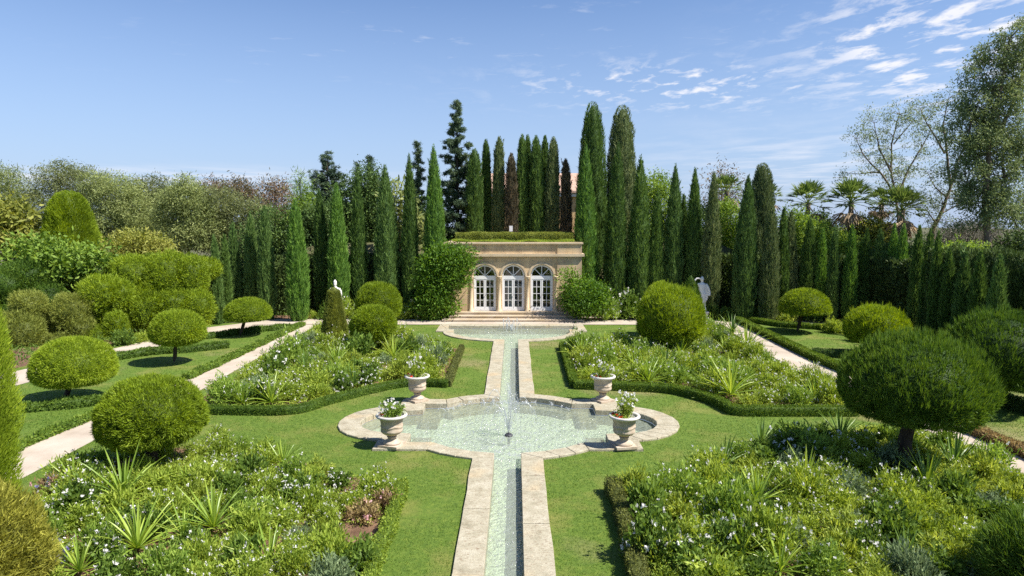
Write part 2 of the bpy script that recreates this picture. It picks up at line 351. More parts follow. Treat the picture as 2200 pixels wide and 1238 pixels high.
blend = lambda o, i, k=.12: [(a[0] * (1 - k) + b[0] * k, a[1] * (1 - k) + b[1] * k) for a, b in zip(o, i)]
outer_r = [(.90, 3.0), (.90, 18.05)] + blend(so, si) + [(.89, 24.8), (.88, 36.2)] + blend(nso, nsi)[:-2] + [(4.40, 42.22)]
inner_r = [(.37, 3.0)] + si + nsi
mirror = lambda l: [(-x, y) for x, y in l]
W = lambda l: [(x + AX, y) for x, y in l]
HOLE = W(outer_r + mirror(outer_r)[::-1])
WATER = W(inner_r + mirror(inner_r)[::-1])

g = MB(); flat(g, [[(-400, -120), (400, -120), (400, 700), (-400, 700)], HOLE], -.03)
tag(g.build('ground', M['ground']), kind='structure')
LAWN = [(-34, 2.2), (27, 2.2), (27, 42.9), (-30, 42.9)]
g = MB(); flat(g, [LAWN, HOLE], .004)
tag(g.build('lawn', M['lawn']), kind='structure')
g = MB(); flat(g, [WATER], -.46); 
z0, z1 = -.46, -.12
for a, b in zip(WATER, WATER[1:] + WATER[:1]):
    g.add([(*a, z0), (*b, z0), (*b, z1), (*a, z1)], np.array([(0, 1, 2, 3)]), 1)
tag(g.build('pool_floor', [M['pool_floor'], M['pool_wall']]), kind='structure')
g = MB(); flat(g, [WATER], -.135)
tag(g.build('water', M['water']), kind='structure')

def slabs(mb, O, I, zt=.07, zb=-.11, gap=.009):
    for k in range(len(O) - 1):
        q = np.array([O[k], O[k + 1], I[k + 1], I[k]], float); dz = rng.uniform(-.006, .006)
        if np.linalg.norm(q[0] - q[1]) < .02 and np.linalg.norm(q[2] - q[3]) < .02: continue
        for a, b in ((0, 1), (3, 2)):
            d = q[b] - q[a]; l = np.linalg.norm(d)
            if l > 4 * gap: q[a] += d / l * gap; q[b] -= d / l * gap
        A = .5 * ((q[1] - q[0])[0] * (q[2] - q[0])[1] - (q[1] - q[0])[1] * (q[2] - q[0])[0])
        if A < 0: q = q[::-1]
        c = q.mean(0); qi = q + (c - q) / np.linalg.norm(c - q, axis=1)[:, None] * .018
        V = [(*p, zb) for p in q] + [(*p, zt + dz - .014) for p in q] + [(*p, zt + dz) for p in qi]
        Fq = [(8, 9, 10, 11)]
        for i in range(4):
            j = (i + 1) % 4; Fq += [(i, j, 4 + j, 4 + i), (4 + i, 4 + j, 8 + j, 8 + i)]
        mb.add(V, np.array(Fq), 0)
def canal_coping(y0, y1, xo, xi, sgn, label):
    mb = MB(); ys = [y0]
    while ys[-1] < y1 - 1.4: ys.append(ys[-1] + rng.uniform(.75, 1.35))
    ys.append(y1)
    O = [(sgn * (xo + rng.uniform(-.014, .02)), y) for y in ys]; I = [(sgn * xi, y) for y in ys]
    slabs(mb, W(O), W(I))
    tag(mb.build('canal_coping', M['coping']), label, 'stone edging', 'stone edgings of the water channel')
canal_coping(3.0, 18.0, .96, .37, 1, 'pitted pale stone edging along the right of the channel in front of the round pool')
canal_coping(3.0, 18.0, .96, .37, -1, 'pitted pale stone edging along the left of the channel in front of the round pool')
canal_coping(24.86, 36.19, .94, .37, 1, 'pale stone edging right of the narrow channel between round pool and upper basin')
canal_coping(24.86, 36.19, .94, .37, -1, 'pale stone edging left of the narrow channel between round pool and upper basin')
mb = MB()
for sg in (1, -1):
    f = (lambda l: l) if sg == 1 else mirror
    slabs(mb, W(f([(.96, 18.003)] + so + [(.957, 24.857)])), W(f([(.372, 18.003)] + si + [(.372, 24.857)])))
    tag(mb.build('pool_coping', M['coping']), f'pale stone rim along the {"right" if sg == 1 else "left"} half of the lobed fountain pool', 'stone edging', 'rim halves of the fountain pool'); mb = MB()
mb = MB()
for sg in (1, -1):
    f = (lambda l: l) if sg == 1 else mirror
    slabs(mb, W(f([(.947, 36.195)] + nso)), W(f([(.37, 36.195)] + nsi)))
slabs(mb, W([(x, 42.22) for x in np.linspace(-3.85, 3.85, 6)]), W([(x, 41.45) for x in np.linspace(-3.85, 3.85, 6)]))
tag(mb.build('basin_coping', M['coping']), 'pale stone rim of the half round basin below the pavilion steps', 'stone edging')
# submerged ledges and corner slabs
for sg, sd_ in ((1, 'right'), (-1, 'left')):
    f = (lambda l: l) if sg == 1 else mirror
    mb = MB(); slabs(mb, W(f(arc((0, PY), 3.04, 43, 84, 7))), W(f(arc((0, PY), 2.72, 43, 84, 7))), -.24, -.45, .0)
    tag(mb.build('pool_ledge', M['pool_wall']), f'curved mossy ledge just under water {sd_} of the channel mouth in the round pool', 'ledge', 'mossy ledges under the pool water')
    for ya, yb, nm in ((22.2, 23.5, 'rear'), (19.36, 20.6, 'front')):
        mb = MB(); x0, x1 = sorted((AX + sg * 2.4, AX + sg * 2.95)); mb.box(x0, x1, ya, yb, -.45, -.22)
        tag(mb.build('pool_ledge', M['pool_wall']), f'square mossy slab under water below the {nm} {sd_} urn', 'ledge', 'mossy ledges under the pool water')

# ---------------------------------------------------------------- paths and beds
Gp = lambda l: [G(*p) for p in l]
paths = {
    'path': Gp([(-300, 1190), (55, 1025), (230, 932), (415, 848), (560, 766), (690, 694), (655, 692), (560, 738), (390, 818), (215, 892), (55, 962), (-300, 1118)]),
    'outer_path': Gp([(-250, 890), (40, 828), (330, 747), (470, 718), (600, 697), (590, 687), (440, 705), (330, 730), (40, 797), (-250, 850)]),
    'side_path': Gp([(1545, 692), (1600, 735), (1700, 790), (1810, 830), (2000, 930), (2200, 1022), (2450, 1145), (2450, 1080), (2200, 974), (2060, 915), (1900, 845), (1815, 802), (1740, 775), (1640, 720), (1600, 692)]),
    'far_side_path': Gp([(1660, 687), (1820, 700), (1960, 730), (2100, 770), (2300, 840), (2300, 880), (2090, 797), (1950, 750), (1810, 713), (1640, 693)]),
}
paths['terrace'] = [(-16.5, 42.26), (13.5, 42.26), (13.5, 44.6), (4.9, 45.9), (-4.9, 45.9), (-16.5, 44.6)]
for i, (n, p) in enumerate(paths.items()):
    g = MB(); flat(g, [p], .012 + .004 * i); tag(g.build(n, M['path']), kind='structure')
beds = {
    'SW': Gp([(868, 1056), (835, 1040), (740, 1022), (640, 1000), (560, 968), (470, 950), (400, 960), (230, 985), (80, 1050), (40, 1100), (20, 1400), (760, 1400), (800, 1238)]),
    'SE': Gp([(1318, 1062), (1400, 1045), (1500, 1010), (1590, 968), (1680, 938), (1850, 925), (2000, 950), (2190, 1040), (2420, 1150), (2420, 1400), (1410, 1400), (1375, 1238)]),
    'NW': Gp([(430, 856), (447, 886), (620, 886), (700, 868), (780, 847), (870, 830), (960, 830), (990, 754), (950, 737), (840, 730), (750, 722), (668, 722), (560, 782)]),
    'NE': Gp([(1209, 750), (1234, 832), (1440, 842), (1530, 868), (1573, 890), (1815, 890), (1850, 862), (1800, 838), (1690, 795), (1600, 745), (1555, 717), (1480, 722), (1370, 728), (1280, 738)]),
}
for i, (n, p) in enumerate(beds.items()):
    g = MB(); flat(g, [p], .008); o = g.build('soil', M['soil']); tag(o, kind='structure')
STRIPS = {'left': [(-19, 44.2), (-5.0, 44.8), (-5, 47.5), (-20, 47.5)], 'right': [(5, 44.8), (24, 39.5), (26, 46), (5, 47.5)], 'farleft': Gp([(40, 790), (330, 722), (440, 700), (440, 660), (0, 700), (-120, 830)])}
STRIPS['right'] = [(5, 44.75), (13.4, 44.7), (18.5, 43.6), (21.5, 38.6), (23, 33), (26, 33), (26, 47.5), (5, 47.5)]
for n, p in STRIPS.items():
    g = MB(); flat(g, [p], .006); tag(g.build('soil', M['soil']), kind='structure')

# ---------------------------------------------------------------- lawn blades
def scatter(poly, dens, excl=()):
    P = np.array(poly); lo, hi = P.min(0), P.max(0); n = int((hi - lo).prod() * dens)
    q = rng.uniform(lo, hi, (n, 2)); k = pip(q, poly)
    for e in excl: k &= ~pip(q, e)
    return q[k]
excl = [HOLE] + list(beds.values()) + list(paths.values())
g = MB()
for (x0, x1, y0, y1, d, l, w) in ((-14, 14, 11.5, 16, 900, .04, .010), (-15, 15, 16, 21, 600, .042, .012), (-16, 16, 21, 27, 320, .045, .016), (-22, 22, 27, 42.2, 110, .05, .024), (-24, -14, 20, 27, 180, .05, .02), (14, 24, 20, 27, 180, .05, .02)):
    q = scatter([(x0, y0), (x1, y0), (x1, y1), (x0, y1)], d, excl); n = len(q)
    q = q[wob(np.column_stack([q, np.zeros(n)]), .75, 4) + .4 * wob(np.column_stack([q, np.zeros(n)]), 2.9, 1) + rng.normal(0, .25, n) < .55]; n = len(q)
    P = np.column_stack([q, np.full(n, .004)]); D = np.column_stack([rng.normal(0, .55, (n, 2)), np.ones(n)])
    g.blades(P, D, l * rng.uniform(.5, 1.3, n), w, .5 + .25 * wob(P, 1.3) + rng.normal(0, .16, n))
tag(g.build('grass', M['grass']), 'short mown grass of the lawns around the pool and borders', 'grass', kind='stuff')
# ---------------------------------------------------------------- pavilion
PX, PYF, PZ = -.1, 45.25, .48
pav = thing('garden_pavilion', 'tan limestone garden pavilion with three arched french doors and a planted roof', 'pavilion', (PX, PYF, 0))
def extrude_xz(mb, loops, y0, y1, mat=0):
    pts = [p for l in loops for p in l]; n = len(pts)
    tris = tessellate_polygon([[Vector((p[0], p[1], 0)) for p in l] for l in loops])
    for y, flip in ((y0, False), (y1, True)):
        V = [(p[0], y, p[1]) for p in pts]; out = []
        for a, b, c in tris:
            s = (pts[b][0] - pts[a][0]) * (pts[c][1] - pts[a][1]) - (pts[b][1] - pts[a][1]) * (pts[c][0] - pts[a][0])
            t = (a, b, c) if s > 0 else (a, c, b); out.append(t[::-1] if flip else t)
        mb.add(V, np.array(out), mat)
    for l in loops:
        for a, b in zip(l, l[1:] + l[:1]):
            mb.add([(a[0], y0, a[1]), (b[0], y0, b[1]), (b[0], y1, b[1]), (a[0], y1, a[1])], np.array([(3, 2, 1, 0)]), mat)
DW, SP = .75, 2.83
doors = (-1.9, 0.0, 1.9)
pl = [(-2.93, PZ)]
for c in doors:
    pl += [(c - DW, PZ), (c - DW, SP)] + [(c + DW * math.cos(rad(a)), SP + DW * math.sin(rad(a))) for a in np.linspace(172, 8, 19)] + [(c + DW, SP), (c + DW, PZ)]
pl += [(2.93, PZ), (2.93, 4.97), (-2.93, 4.97)]
w = MB(); extrude_xz(w, [pl], 0, .42)
for s in (1, -1):
    a, b = sorted((s * 2.932, s * 4.56)); w.box(a, b, -.06, .42, .0, 4.97)
    a, b = sorted((s * 4.14, s * 4.555)); w.box(a, b, .424, 4.2, .0, 4.97)
w.box(-4.55, 4.55, 4.204, 4.5, 0, 4.97)
w.box(-4.13, 4.13, .43, 4.2, 0, PZ - .004)
w.box(-2.93, 2.93, .02, .42, 0, PZ - .003)
w.build('wall', M['facade'], pav)
r = MB(); r.box(-4.135, 4.135, .425, 4.2, 4.6, 4.86); r.build('roof', M['facade'], pav)
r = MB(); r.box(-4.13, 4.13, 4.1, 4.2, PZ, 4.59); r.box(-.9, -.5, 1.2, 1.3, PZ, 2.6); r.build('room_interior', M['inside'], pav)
c = MB()
for z0_, z1_, o_ in ((4.13, 4.19, .05), (4.192, 4.26, .10), (4.152, 4.33, .16)):
    c.box(-4.56 - o_, 4.56 + o_, -.06 - o_, 0.0 if False else -.064, z0_, z1_)
    for s in (1, -1):
        a, b = sorted((s * 4.564, s * (4.56 + o_))); c.box(a, b, -.06, 4.3, z0_, z1_)
    c.box(-2.93, 2.93, -.063, -.003, z0_, z1_)
c.build('cornice', M['trim'], pav)
c = MB(); c.box(-4.64, 4.64, -.14, .42, 4.972, 5.06); c.box(-4.6, 4.6, -.10, .40, 5.062, 5.09)
for s in (1, -1):
    a, b = sorted((s * 4.1, s * 4.64)); c.box(a, b, .424, 4.58, 4.972, 5.06)
c.build('parapet_cap', M['trim'], pav)
for cx in doors:
    a = MB(); n = 24; ang = np.linspace(0, 180, n + 1)
    for r0, r1, y in ((.77, .93, -.045), (.80, .87, -.075)):
        for k in range(n):
            q = []
            for aa in (ang[k], ang[k + 1]):
                for rr in (r0, r1):
                    q.append((cx + rr * math.cos(rad(aa)), SP + rr * math.sin(rad(aa))))
            V = [(p[0], y, p[1]) for p in q] + [(p[0], -.002, p[1]) for p in q]
            a.add(V, np.array([(0, 2, 3, 1), (2, 6, 7, 3), (0, 1, 5, 4)][:1] + [(1, 3, 7, 5), (0, 4, 6, 2)]))
    a.build('arch_moulding', M['trim'], pav)
for x in (-2.83, -.95, .95, 2.83):
    k = MB(); k.lathe([(.20, PZ), (.20, PZ + .08), (.16, PZ + .1), (.175, PZ + .16), (.135, PZ + .2), (.13, PZ + 1.2), (.12, SP - .16), (.14, SP - .15), (.14, SP - .12), (.125, SP - .1), (.18, SP - .06), (.18, SP), (.0, SP)], 20, (x, -.012, 0))
    k.build('column', M['trim'], pav)
for i, cx in enumerate(doors):
    y0_, y1_ = .11, .19
    d = MB(); zb, zt = PZ + .01, SP - .07
    d.box(cx - .745, cx - .655, y0_, y1_, zb, zt); d.box(cx + .655, cx + .745, y0_, y1_, zb, zt); d.box(cx - .655, cx + .655, y0_, y1_, zb, zb + .16); d.box(cx - .655, cx + .655, y0_, y1_, zt - .14, zt)
    frm = d.build('french_door', M['paint'], pav)
    for s in (-1, 1):
        lf = MB(); a, b = sorted((cx + s * .012, cx + s * .652)); za, zz = zb + .165, zt - .145
        st = .075
        lf.box(a, a + st, y0_ + .015, y1_ - .01, za, zz); lf.box(b - st, b, y0_ + .015, y1_ - .01, za, zz); lf.box(a + st, b - st, y0_ + .015, y1_ - .01, za, za + .1); lf.box(a + st, b - st, y0_ + .015, y1_ - .01, zz - .07, zz)
        m_ = (a + b) / 2; lf.box(m_ - .019, m_ + .019, y0_ + .025, y1_ - .03, za + .1, zz - .07)
        for q in (1, 2, 3):
            z_ = za + .1 + (zz - za - .17) * q / 4
            lf.box(a + st, m_ - .02, y0_ + .027, y1_ - .03, z_ - .017, z_ + .017); lf.box(m_ + .02, b - st, y0_ + .027, y1_ - .03, z_ - .017, z_ + .017)
        lf.build('door_leaf', M['paint'], frm)
    gl = MB(); gl.add([(cx - .65, .152, zb + .17), (cx + .65, .152, zb + .17), (cx + .65, .152, zt - .15), (cx - .65, .152, zt - .15)], np.array([(0, 1, 2, 3)])); gl.build('glass_pane', M['glass'], frm)
    hd = MB(); hd.tube([(cx + .05, y0_ - .03, 1.5), (cx + .05, y0_ - .03, 1.62)], .012); hd.build('door_handle', M['metal_dark'], frm)
    fl = MB()
    for k in range(20):
        q = [(cx + rr * math.cos(rad(aa)), SP - .0 + rr * math.sin(rad(aa))) for aa in (k * 9, k * 9 + 9) for rr in (.655, .745)]
        V = [(p[0], y0_, p[1]) for p in q] + [(p[0], y1_, p[1]) for p in q]
        fl.add(V, np.array([(0, 2, 3, 1), (0, 4, 6, 2), (1, 3, 7, 5), (4, 5, 7, 6)]))
    fl.box(cx - .745, cx + .745, y0_, y1_, SP - .067, SP + .02)
    for aa in (45, 90, 135):
        dx, dz = math.cos(rad(aa)), math.sin(rad(aa)); sx, sz = -dz * .022, dx * .022
        V = []
        for y in (y0_ + .02, y1_ - .02):
            for t, sgn in ((.02, 1), (.66, 1), (.66, -1), (.02, -1)): V.append((cx + dx * t + sx * sgn, y, SP + .01 + dz * t + sz * sgn))
        fl.add(V, np.array([(0, 1, 2, 3), (0, 4, 5, 1), (3, 2, 6, 7)]))
    fl = fl.build('fanlight', M['paint'], pav)
    gl = MB(); gl.add([(cx + .66 * math.cos(rad(a)), .152, SP + .02 + .64 * math.sin(rad(a))) for a in range(0, 181, 12)], [tuple(range(16))]); gl.build('glass_pane', M['glass'], fl)
cu = MB(); xs = np.linspace(-.62, .1, 40); V = [(x, .5 + .03 * math.sin(x * 60), z) for z in (PZ + .02, 2.7) for x in xs]
cu.add(V, np.array([(i, i + 1, 41 + i, 40 + i) for i in range(39)])); cu.build('curtain', M['curtain'], pav)
sg_ = MB(); sg_.box(3.62, 3.74, -.09, -.065, 1.75, 1.95)
# steps
st = thing('stone_steps', 'three broad worn stone steps in front of the pavilion doors', 'steps', (PX, 43.4, 0))
for i, (hw, y) in enumerate(((4.56, 0), (4.2, .62), (3.84, 1.24))):
    b = MB(); b.box(-hw, hw, y + .03, 1.785 if i == 2 else y + .70, .16 * i + (.002 if i else 0), .16 * (i + 1) - .075); b.box(-hw - .03, hw + .03, y, 1.783 if i == 2 else y + .71, .16 * (i + 1) - .073, .16 * (i + 1))
    b.build('step', M['stone'], st)
# house far behind
hs = thing('tiled_house', 'ochre house with terracotta roof glimpsed behind the cypresses beyond the pavilion', 'house', (2.0, 64, 0))
b = MB(); b.box(-6, 5.2, 0, 8, 0, 9.1); b.build('wall', M['render'], hs)
b = MB(); b.add([(-6.5, -.5, 9.3), (5.7, -.5, 9.3), (5.7, 4, 11.2), (-6.5, 4, 11.2), (5.7, 8.5, 9.3), (-6.5, 8.5, 9.3), (-6.5, -.5, 9.1), (5.7, -.5, 9.1), (5.7, 8.5, 9.1), (-6.5, 8.5, 9.1)], [(0, 1, 2, 3), (3, 2, 4, 5), (6, 7, 1, 0), (1, 7, 8, 4, 2), (0, 3, 5, 9, 6), (6, 9, 8, 7)]); b.build('roof', M['roof_tile'], hs)
b = MB(); b.box(-6.2, 5.4, -.3, -.003, 8.75, 9.05); b.build('cornice', M['white_stone'], hs)
b = MB(); b.box(4.2, 4.9, -.05, -.004, 5.2, 7.2); b.build('window', M['inside'], hs)
# raised ground behind the pavilion
h = MB(); xs = np.linspace(-26, 26, 40); ys = np.linspace(48.6, 90, 20); V = []
for y in ys:
    for x in xs:
        e = np.clip((1 - abs(x / 26)) * 2.2, 0, 1) * np.clip((y - 48.6) / 2.2, 0, 1) * np.clip((90 - y) / 12, 0, 1)
        V.append((x, y, -.1 + 4.9 * e * e * (3 - 2 * e) + .12 * math.sin(x * 1.3 + y)))
h.add(V, np.array([(j * 40 + i, j * 40 + i + 1, (j + 1) * 40 + i + 1, (j + 1) * 40 + i) for j in range(19) for i in range(39)]), 0, None, True)
tag(h.build('terrain', M['ground']), kind='structure')
sgn = thing('sign_board', 'small white board standing behind the clipped hedge on the pavilion roof', 'sign', (-.27, 48.4, 4.86))
b = MB(); b.box(-.12, .12, 0, .04, .9, 1.3); b.build('board', M['white_stone'], sgn)
b = MB(); b.box(-.02, .02, .005, .035, 0, .9); b.build('post', M['metal_dark'], sgn)

# ---------------------------------------------------------------- urns
def urn(x, y, label):
    t = thing('stone_urn', label, 'urn', (x, y, .07), 'stone urns around the fountain pool', rng.uniform(0, 6))
    p = MB(); p.box(-.3, .3, -.3, .3, .003, .07); p.build('plinth', M['urn'], t)
    p = MB(); p.lathe([(.0, .073), (.25, .073), (.26, .11), (.22, .15), (.15, .17), (.115, .22), (.115, .25), (.14, .265), (.14, .285), (.1, .30), (0, .30)], 32); p.build('foot', M['urn'], t)
    p = MB()
    def rel(a, z):
        gad = .010 * np.abs(np.sin(7 * a)) * np.clip((.46 - z) / .1, 0, 1)
        sw = .022 * np.exp(-((z - (.62 - .05 * np.abs(np.cos(2 * a)))) / .028) ** 2) + .025 * np.exp(-((z - .62) / .06) ** 2) * (np.cos(4 * a) > .82)
        return gad + sw
    zs = [.298, .31, .34, .37, .40, .43, .45, .47, .49, .51, .53, .55, .57, .59, .61, .63, .65, .67, .69, .72, .75, .78, .81, .84]
    rs = np.interp(zs, [.298, .33, .37, .41, .45, .49, .55, .65, .75, .84], [.09, .16, .235, .29, .315, .312, .302, .305, .325, .35])
    p.lathe(list(zip(rs, zs)), 64, fn=rel); p.build('bowl', M['urn'], t)
    p = MB(); p.lathe([(.35, .835), (.40, .84), (.44, .865), (.455, .895), (.44, .925), (.41, .935), (.37, .925), (.345, .90), (.34, .86), (0, .86)], 48); p.build('rim', M['urn_rim'], t)
    return t
UR = [(-3.33, 19.0, 'weathered stone urn at the front left of the round pool, spilling white flowers'),
      (3.33, 18.95, 'weathered stone urn at the front right of the pool with a bushy upright plant'),
      (-3.3, 23.92, 'pale stone urn at the rear left of the pool with tall wispy flowers'),
      (3.36, 23.92, 'pale stone urn at the rear right of the pool before the clipped hedge')]
PLL = ['low spreading plant with few white flowers in the front left urn', 'upright bushy plant with white flowers and a red bloom in the front right urn', 'tall wispy plant with pale flowers in the rear left urn', 'loose white flowering plant in the rear right urn']
for i, ((x, y, l), pl_) in enumerate(zip(UR, PLL)):
    urn(x + AX, y, l)
    t = thing('flowering_plant', pl_, 'plant', (x + AX, y, .07 + .86), 'flowering plants in the urns')
    h_ = (.38, .62, .62, .52)[i]; w_ = (.40, .34, .36, .42)[i]
    n = 900; a = rng.uniform(0, 2 * PI, n); s = np.sqrt(rng.uniform(0, 1, n)); zt = rng.uniform(.1, 1, n)
    ns = 26; sa = rng.uniform(0, 2 * PI, ns); sr = w_ * np.sqrt(rng.uniform(0, 1, ns)); shh = h_ * rng.uniform(.55, 1.1, ns)
    fo = MB(); pet = MB(); red = MB(); tips = []
    for k in range(ns):
        tp = np.array([math.cos(sa[k]) * sr[k], math.sin(sa[k]) * sr[k], shh[k]]); b0 = tp * [.3, .3, 0]
        tt = np.linspace(0, 1, 5)[:, None]; pts = b0 + (tp - b0) * tt + np.array([0, 0, .08]) * np.sin(tt * PI)
        fo.tube(pts, .006, 4, 0, .4, cap=False)
        m_ = 34; q = rng.uniform(.1, 1, m_)[:, None]; P = b0 + (tp - b0) * q + rng.normal(0, .025, (m_, 3))
        fo.blades(P, nrm(rng.normal(size=(m_, 3)) + [0, 0, .5] + .6 * nrm(tp)), rng.uniform(.05, .1, m_), .03, .55 + rng.normal(0, .2, m_), 0, True)
        tips.append(tp)
    for k in range(14): 
        a_ = rng.uniform(0, 2 * PI); P = np.column_stack([rng.normal(.3 * math.cos(a_), .06, 12), rng.normal(.3 * math.sin(a_), .06, 12), rng.uniform(.0, .12, 12)])
        fo.blades(P, rng.normal(size=(12, 3)) + [0, 0, .7], .07, .035, rng.uniform(.2, .7, 12), 0, True)
    def bloom(mb, c, r, k=8):
        D = rng.normal(size=(k, 3)) + [0, 0, .4]; mb.blades(np.repeat([c], k, 0), D, r, r * .9, rng.uniform(.2, 1, k), 0, True)
    for tp in tips:
        if rng.random() < (.5, .8, .75, .8)[i]:
            for q in range(rng.integers(1, 4)): bloom(pet, tp + rng.normal(0, .03, 3) + [0, 0, .02], .05)
    for q in range((3, 8, 5, 3)[i]):
        a_ = rng.uniform(PI * .9, PI * 1.4); bloom(red, np.array([.3 * math.cos(a_), .3 * math.sin(a_), .08]) + rng.normal(0, .02, 3), .05)
    fo.build('foliage', M['b_light'] if i != 0 else M['tree_lit'], t); pet.build('blossom', M['petal'], t); red.build('red_blossom', M['petal_red'], t)

# ---------------------------------------------------------------- fountain and water jets
def droplets(mb, P, r):
    o = np.array([(1, 0, 0), (-1, 0, 0), (0, 1, 0), (0, -1, 0), (0, 0, 1.4), (0, 0, -1.4)], float); fc = np.array([(0, 2, 4), (2, 1, 4), (1, 3, 4), (3, 0, 4), (2, 0, 5), (1, 2, 5), (3, 1, 5), (0, 3, 5)])
    n = len(P); r = np.broadcast_to(r, (n,)); V = (P[:, None] + o[None] * r[:, None, None]).reshape(-1, 3)
    mb.add(V, (np.arange(n)[:, None, None] * 6 + fc[None]).reshape(-1, 3), 0, None, True)
DROPS = MB()
def jet(mb, p0, vel, zmin, rad_, dr, org=(0, 0, 0)):
    """one continuous tapering arc of water in mb; the drops that break off it go to DROPS (world space)"""
    g_ = 9.8; p0 = np.array(p0, float); vel = np.array(vel, float)
    T = (vel[2] + math.sqrt(max(vel[2] ** 2 + 2 * g_ * (p0[2] - zmin), 0))) / g_
    f = lambda t: p0 + vel * t[:, None] + np.array([0, 0, -.5 * g_]) * (t ** 2)[:, None]
    t = np.linspace(0, T * .97, 22); r_ = rad_ * (1 - .65 * np.linspace(0, 1, 22)) * (1 + .35 * np.sin(np.arange(22) * 2.3)); mb.tube(f(t), r_, 5)
    t = rng.uniform(T * .2, T, dr); droplets(DROPS, f(t) + rng.normal(0, .03, (dr, 3)) + np.array(org), rng.uniform(.5, 1.15, dr) * rad_)
fx, fy = G(1093, 936, -.13)
ft = thing('fountain', 'dark nozzle in the middle of the round pool throwing a fan of water', 'fountain', (fx, fy, -.135))
b = MB(); b.lathe([(0, .06), (.10, .06), (.13, .03), (.13, -.02), (.05, -.04), (.04, -.3), (0, -.3)], 20); b.lathe([(.035, .06), (.03, .11), (0, .11)], 12); b.build('nozzle', M['metal_dark'], ft)
for k in range(15):
    b = MB(); a = 2 * PI * k / 15 + rng.uniform(-.15, .15); v_ = rng.uniform(.3, 1.3)
    jet(b, (0, 0, .1), (v_ * math.cos(a), v_ * math.sin(a), rng.uniform(3.2, 5.5)), 0, .0095, 60, (fx, fy, -.135)); b.build('water_arc', M['spray'], ft)
jt = thing('water_jet', 'small white water jet at the back of the basin below the steps', 'fountain', (G(1100, 712, -.13)[0], 40.9, -.135))
for k in range(14):
    b = MB(); a = rng.uniform(0, 2 * PI); jet(b, (rng.normal(0, .25), 0, 0), (.5 * math.cos(a), .5 * math.sin(a), rng.uniform(2.2, 3.9)), 0, .016, 30, (jt.location.x, 40.9, -.135)); b.build('water_arc', M['spray'], jt)
b = MB(); b.lathe([(0, .05), (.05, .04), (.05, -.1), (0, -.1)], 10); b.build('nozzle', M['metal_dark'], jt)
sp = MB()
for k in range(26):
    s = rng.choice([-1, 1]); x = s * rng.uniform(.1, 2.2); y = PY + math.sqrt(3.05 ** 2 - x * x) - rng.uniform(.1, .35)
    jet(sp, (x + AX, y, -.13), (rng.normal(0, .7), rng.normal(0, .25), rng.uniform(.9, 2.0)), -.13, .011, 22)
tag(sp.build('water_splash', M['spray']), 'white splashes where the channel falls into the round pool', 'splash', kind='stuff')

# foam flecks and falling drops where the spray and the channel stir the water
fo = MB()
def foam(c, n, sx, sy, poly=WATER):
    q = np.column_stack([rng.normal(c[0], sx, n), rng.normal(c[1], sy, n)]); q = q[pip(q, poly)]; cl = wob(np.column_stack([q, np.zeros(len(q))]), 4.5, 2) + rng.normal(0, .25, len(q)) > .12; q = q[cl]
    droplets(fo, np.column_stack([q, np.full(len(q), -.132)]), rng.uniform(.004, .016, len(q)))
foam((fx, fy), 5200, 1.5, 1.1); foam((fx, fy - 1.6), 1500, .6, .5); foam((AX, 24.2), 900, .5, .6); foam((AX, 40.2), 1500, 1.5, .7)
for y in np.arange(12.5, 18, .5): foam((AX, y), 70, .25, .3)
for y in np.arange(25, 37, .6): foam((AX, y), 50, .25, .4)
fo.v += DROPS.v; fo.t += DROPS.t; fo.f[3] += [F_ + fo.n for F_ in DROPS.f[3]]; fo.m[3] += DROPS.m[3]; fo.sm[3] += DROPS.sm[3]; fo.n += DROPS.n
tag(fo.build('foam', M['spray']), 'small white bubbles on the pool water and drops falling from the jets', 'foam', kind='stuff')
# ---------------------------------------------------------------- clipped plants
def dome_pts(n, a, hu, hl, pw=2.4, seed=0., lump=.04, flatb=True):
    """points + normals on a clipped dome: half width a, hu above / hl below its widest level (z=0)"""
    d = nrm(rng.normal(size=(n, 3)))
    up = d[:, 2] > 0
    h = np.where(up, hu, hl)
    p_ = np.where(up, pw, 3.0 if flatb else 2.2)
    s = (np.abs(d[:, 0]) ** 2 + np.abs(d[:, 1]) ** 2) ** .5
    k = (s ** p_ + np.abs(d[:, 2]) ** p_) ** (-1 / p_)
    P = d * k[:, None]; Nn = np.column_stack([d[:, 0] / a, d[:, 1] / a, d[:, 2] / h]); P = P * np.column_stack([np.full(n, a)] * 2 + [h])
    lf = 1 + lump * wob(P / a, 2.6, seed) + lump * .6 * wob(P / a, 7, seed + 2)
    return P * lf[:, None], nrm(Nn)
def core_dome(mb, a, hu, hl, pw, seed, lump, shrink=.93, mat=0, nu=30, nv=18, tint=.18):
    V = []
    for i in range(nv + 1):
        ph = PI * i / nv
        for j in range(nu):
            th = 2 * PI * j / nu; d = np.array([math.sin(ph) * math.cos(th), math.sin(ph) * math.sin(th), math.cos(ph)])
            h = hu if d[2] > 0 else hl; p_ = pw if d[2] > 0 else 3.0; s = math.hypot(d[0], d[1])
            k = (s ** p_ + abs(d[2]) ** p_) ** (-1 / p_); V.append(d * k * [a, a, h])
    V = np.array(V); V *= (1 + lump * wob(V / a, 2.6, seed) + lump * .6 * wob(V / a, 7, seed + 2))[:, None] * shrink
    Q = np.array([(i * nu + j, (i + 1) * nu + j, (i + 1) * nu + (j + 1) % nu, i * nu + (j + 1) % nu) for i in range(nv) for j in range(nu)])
    mb.add(V, Q, mat, tint, True)
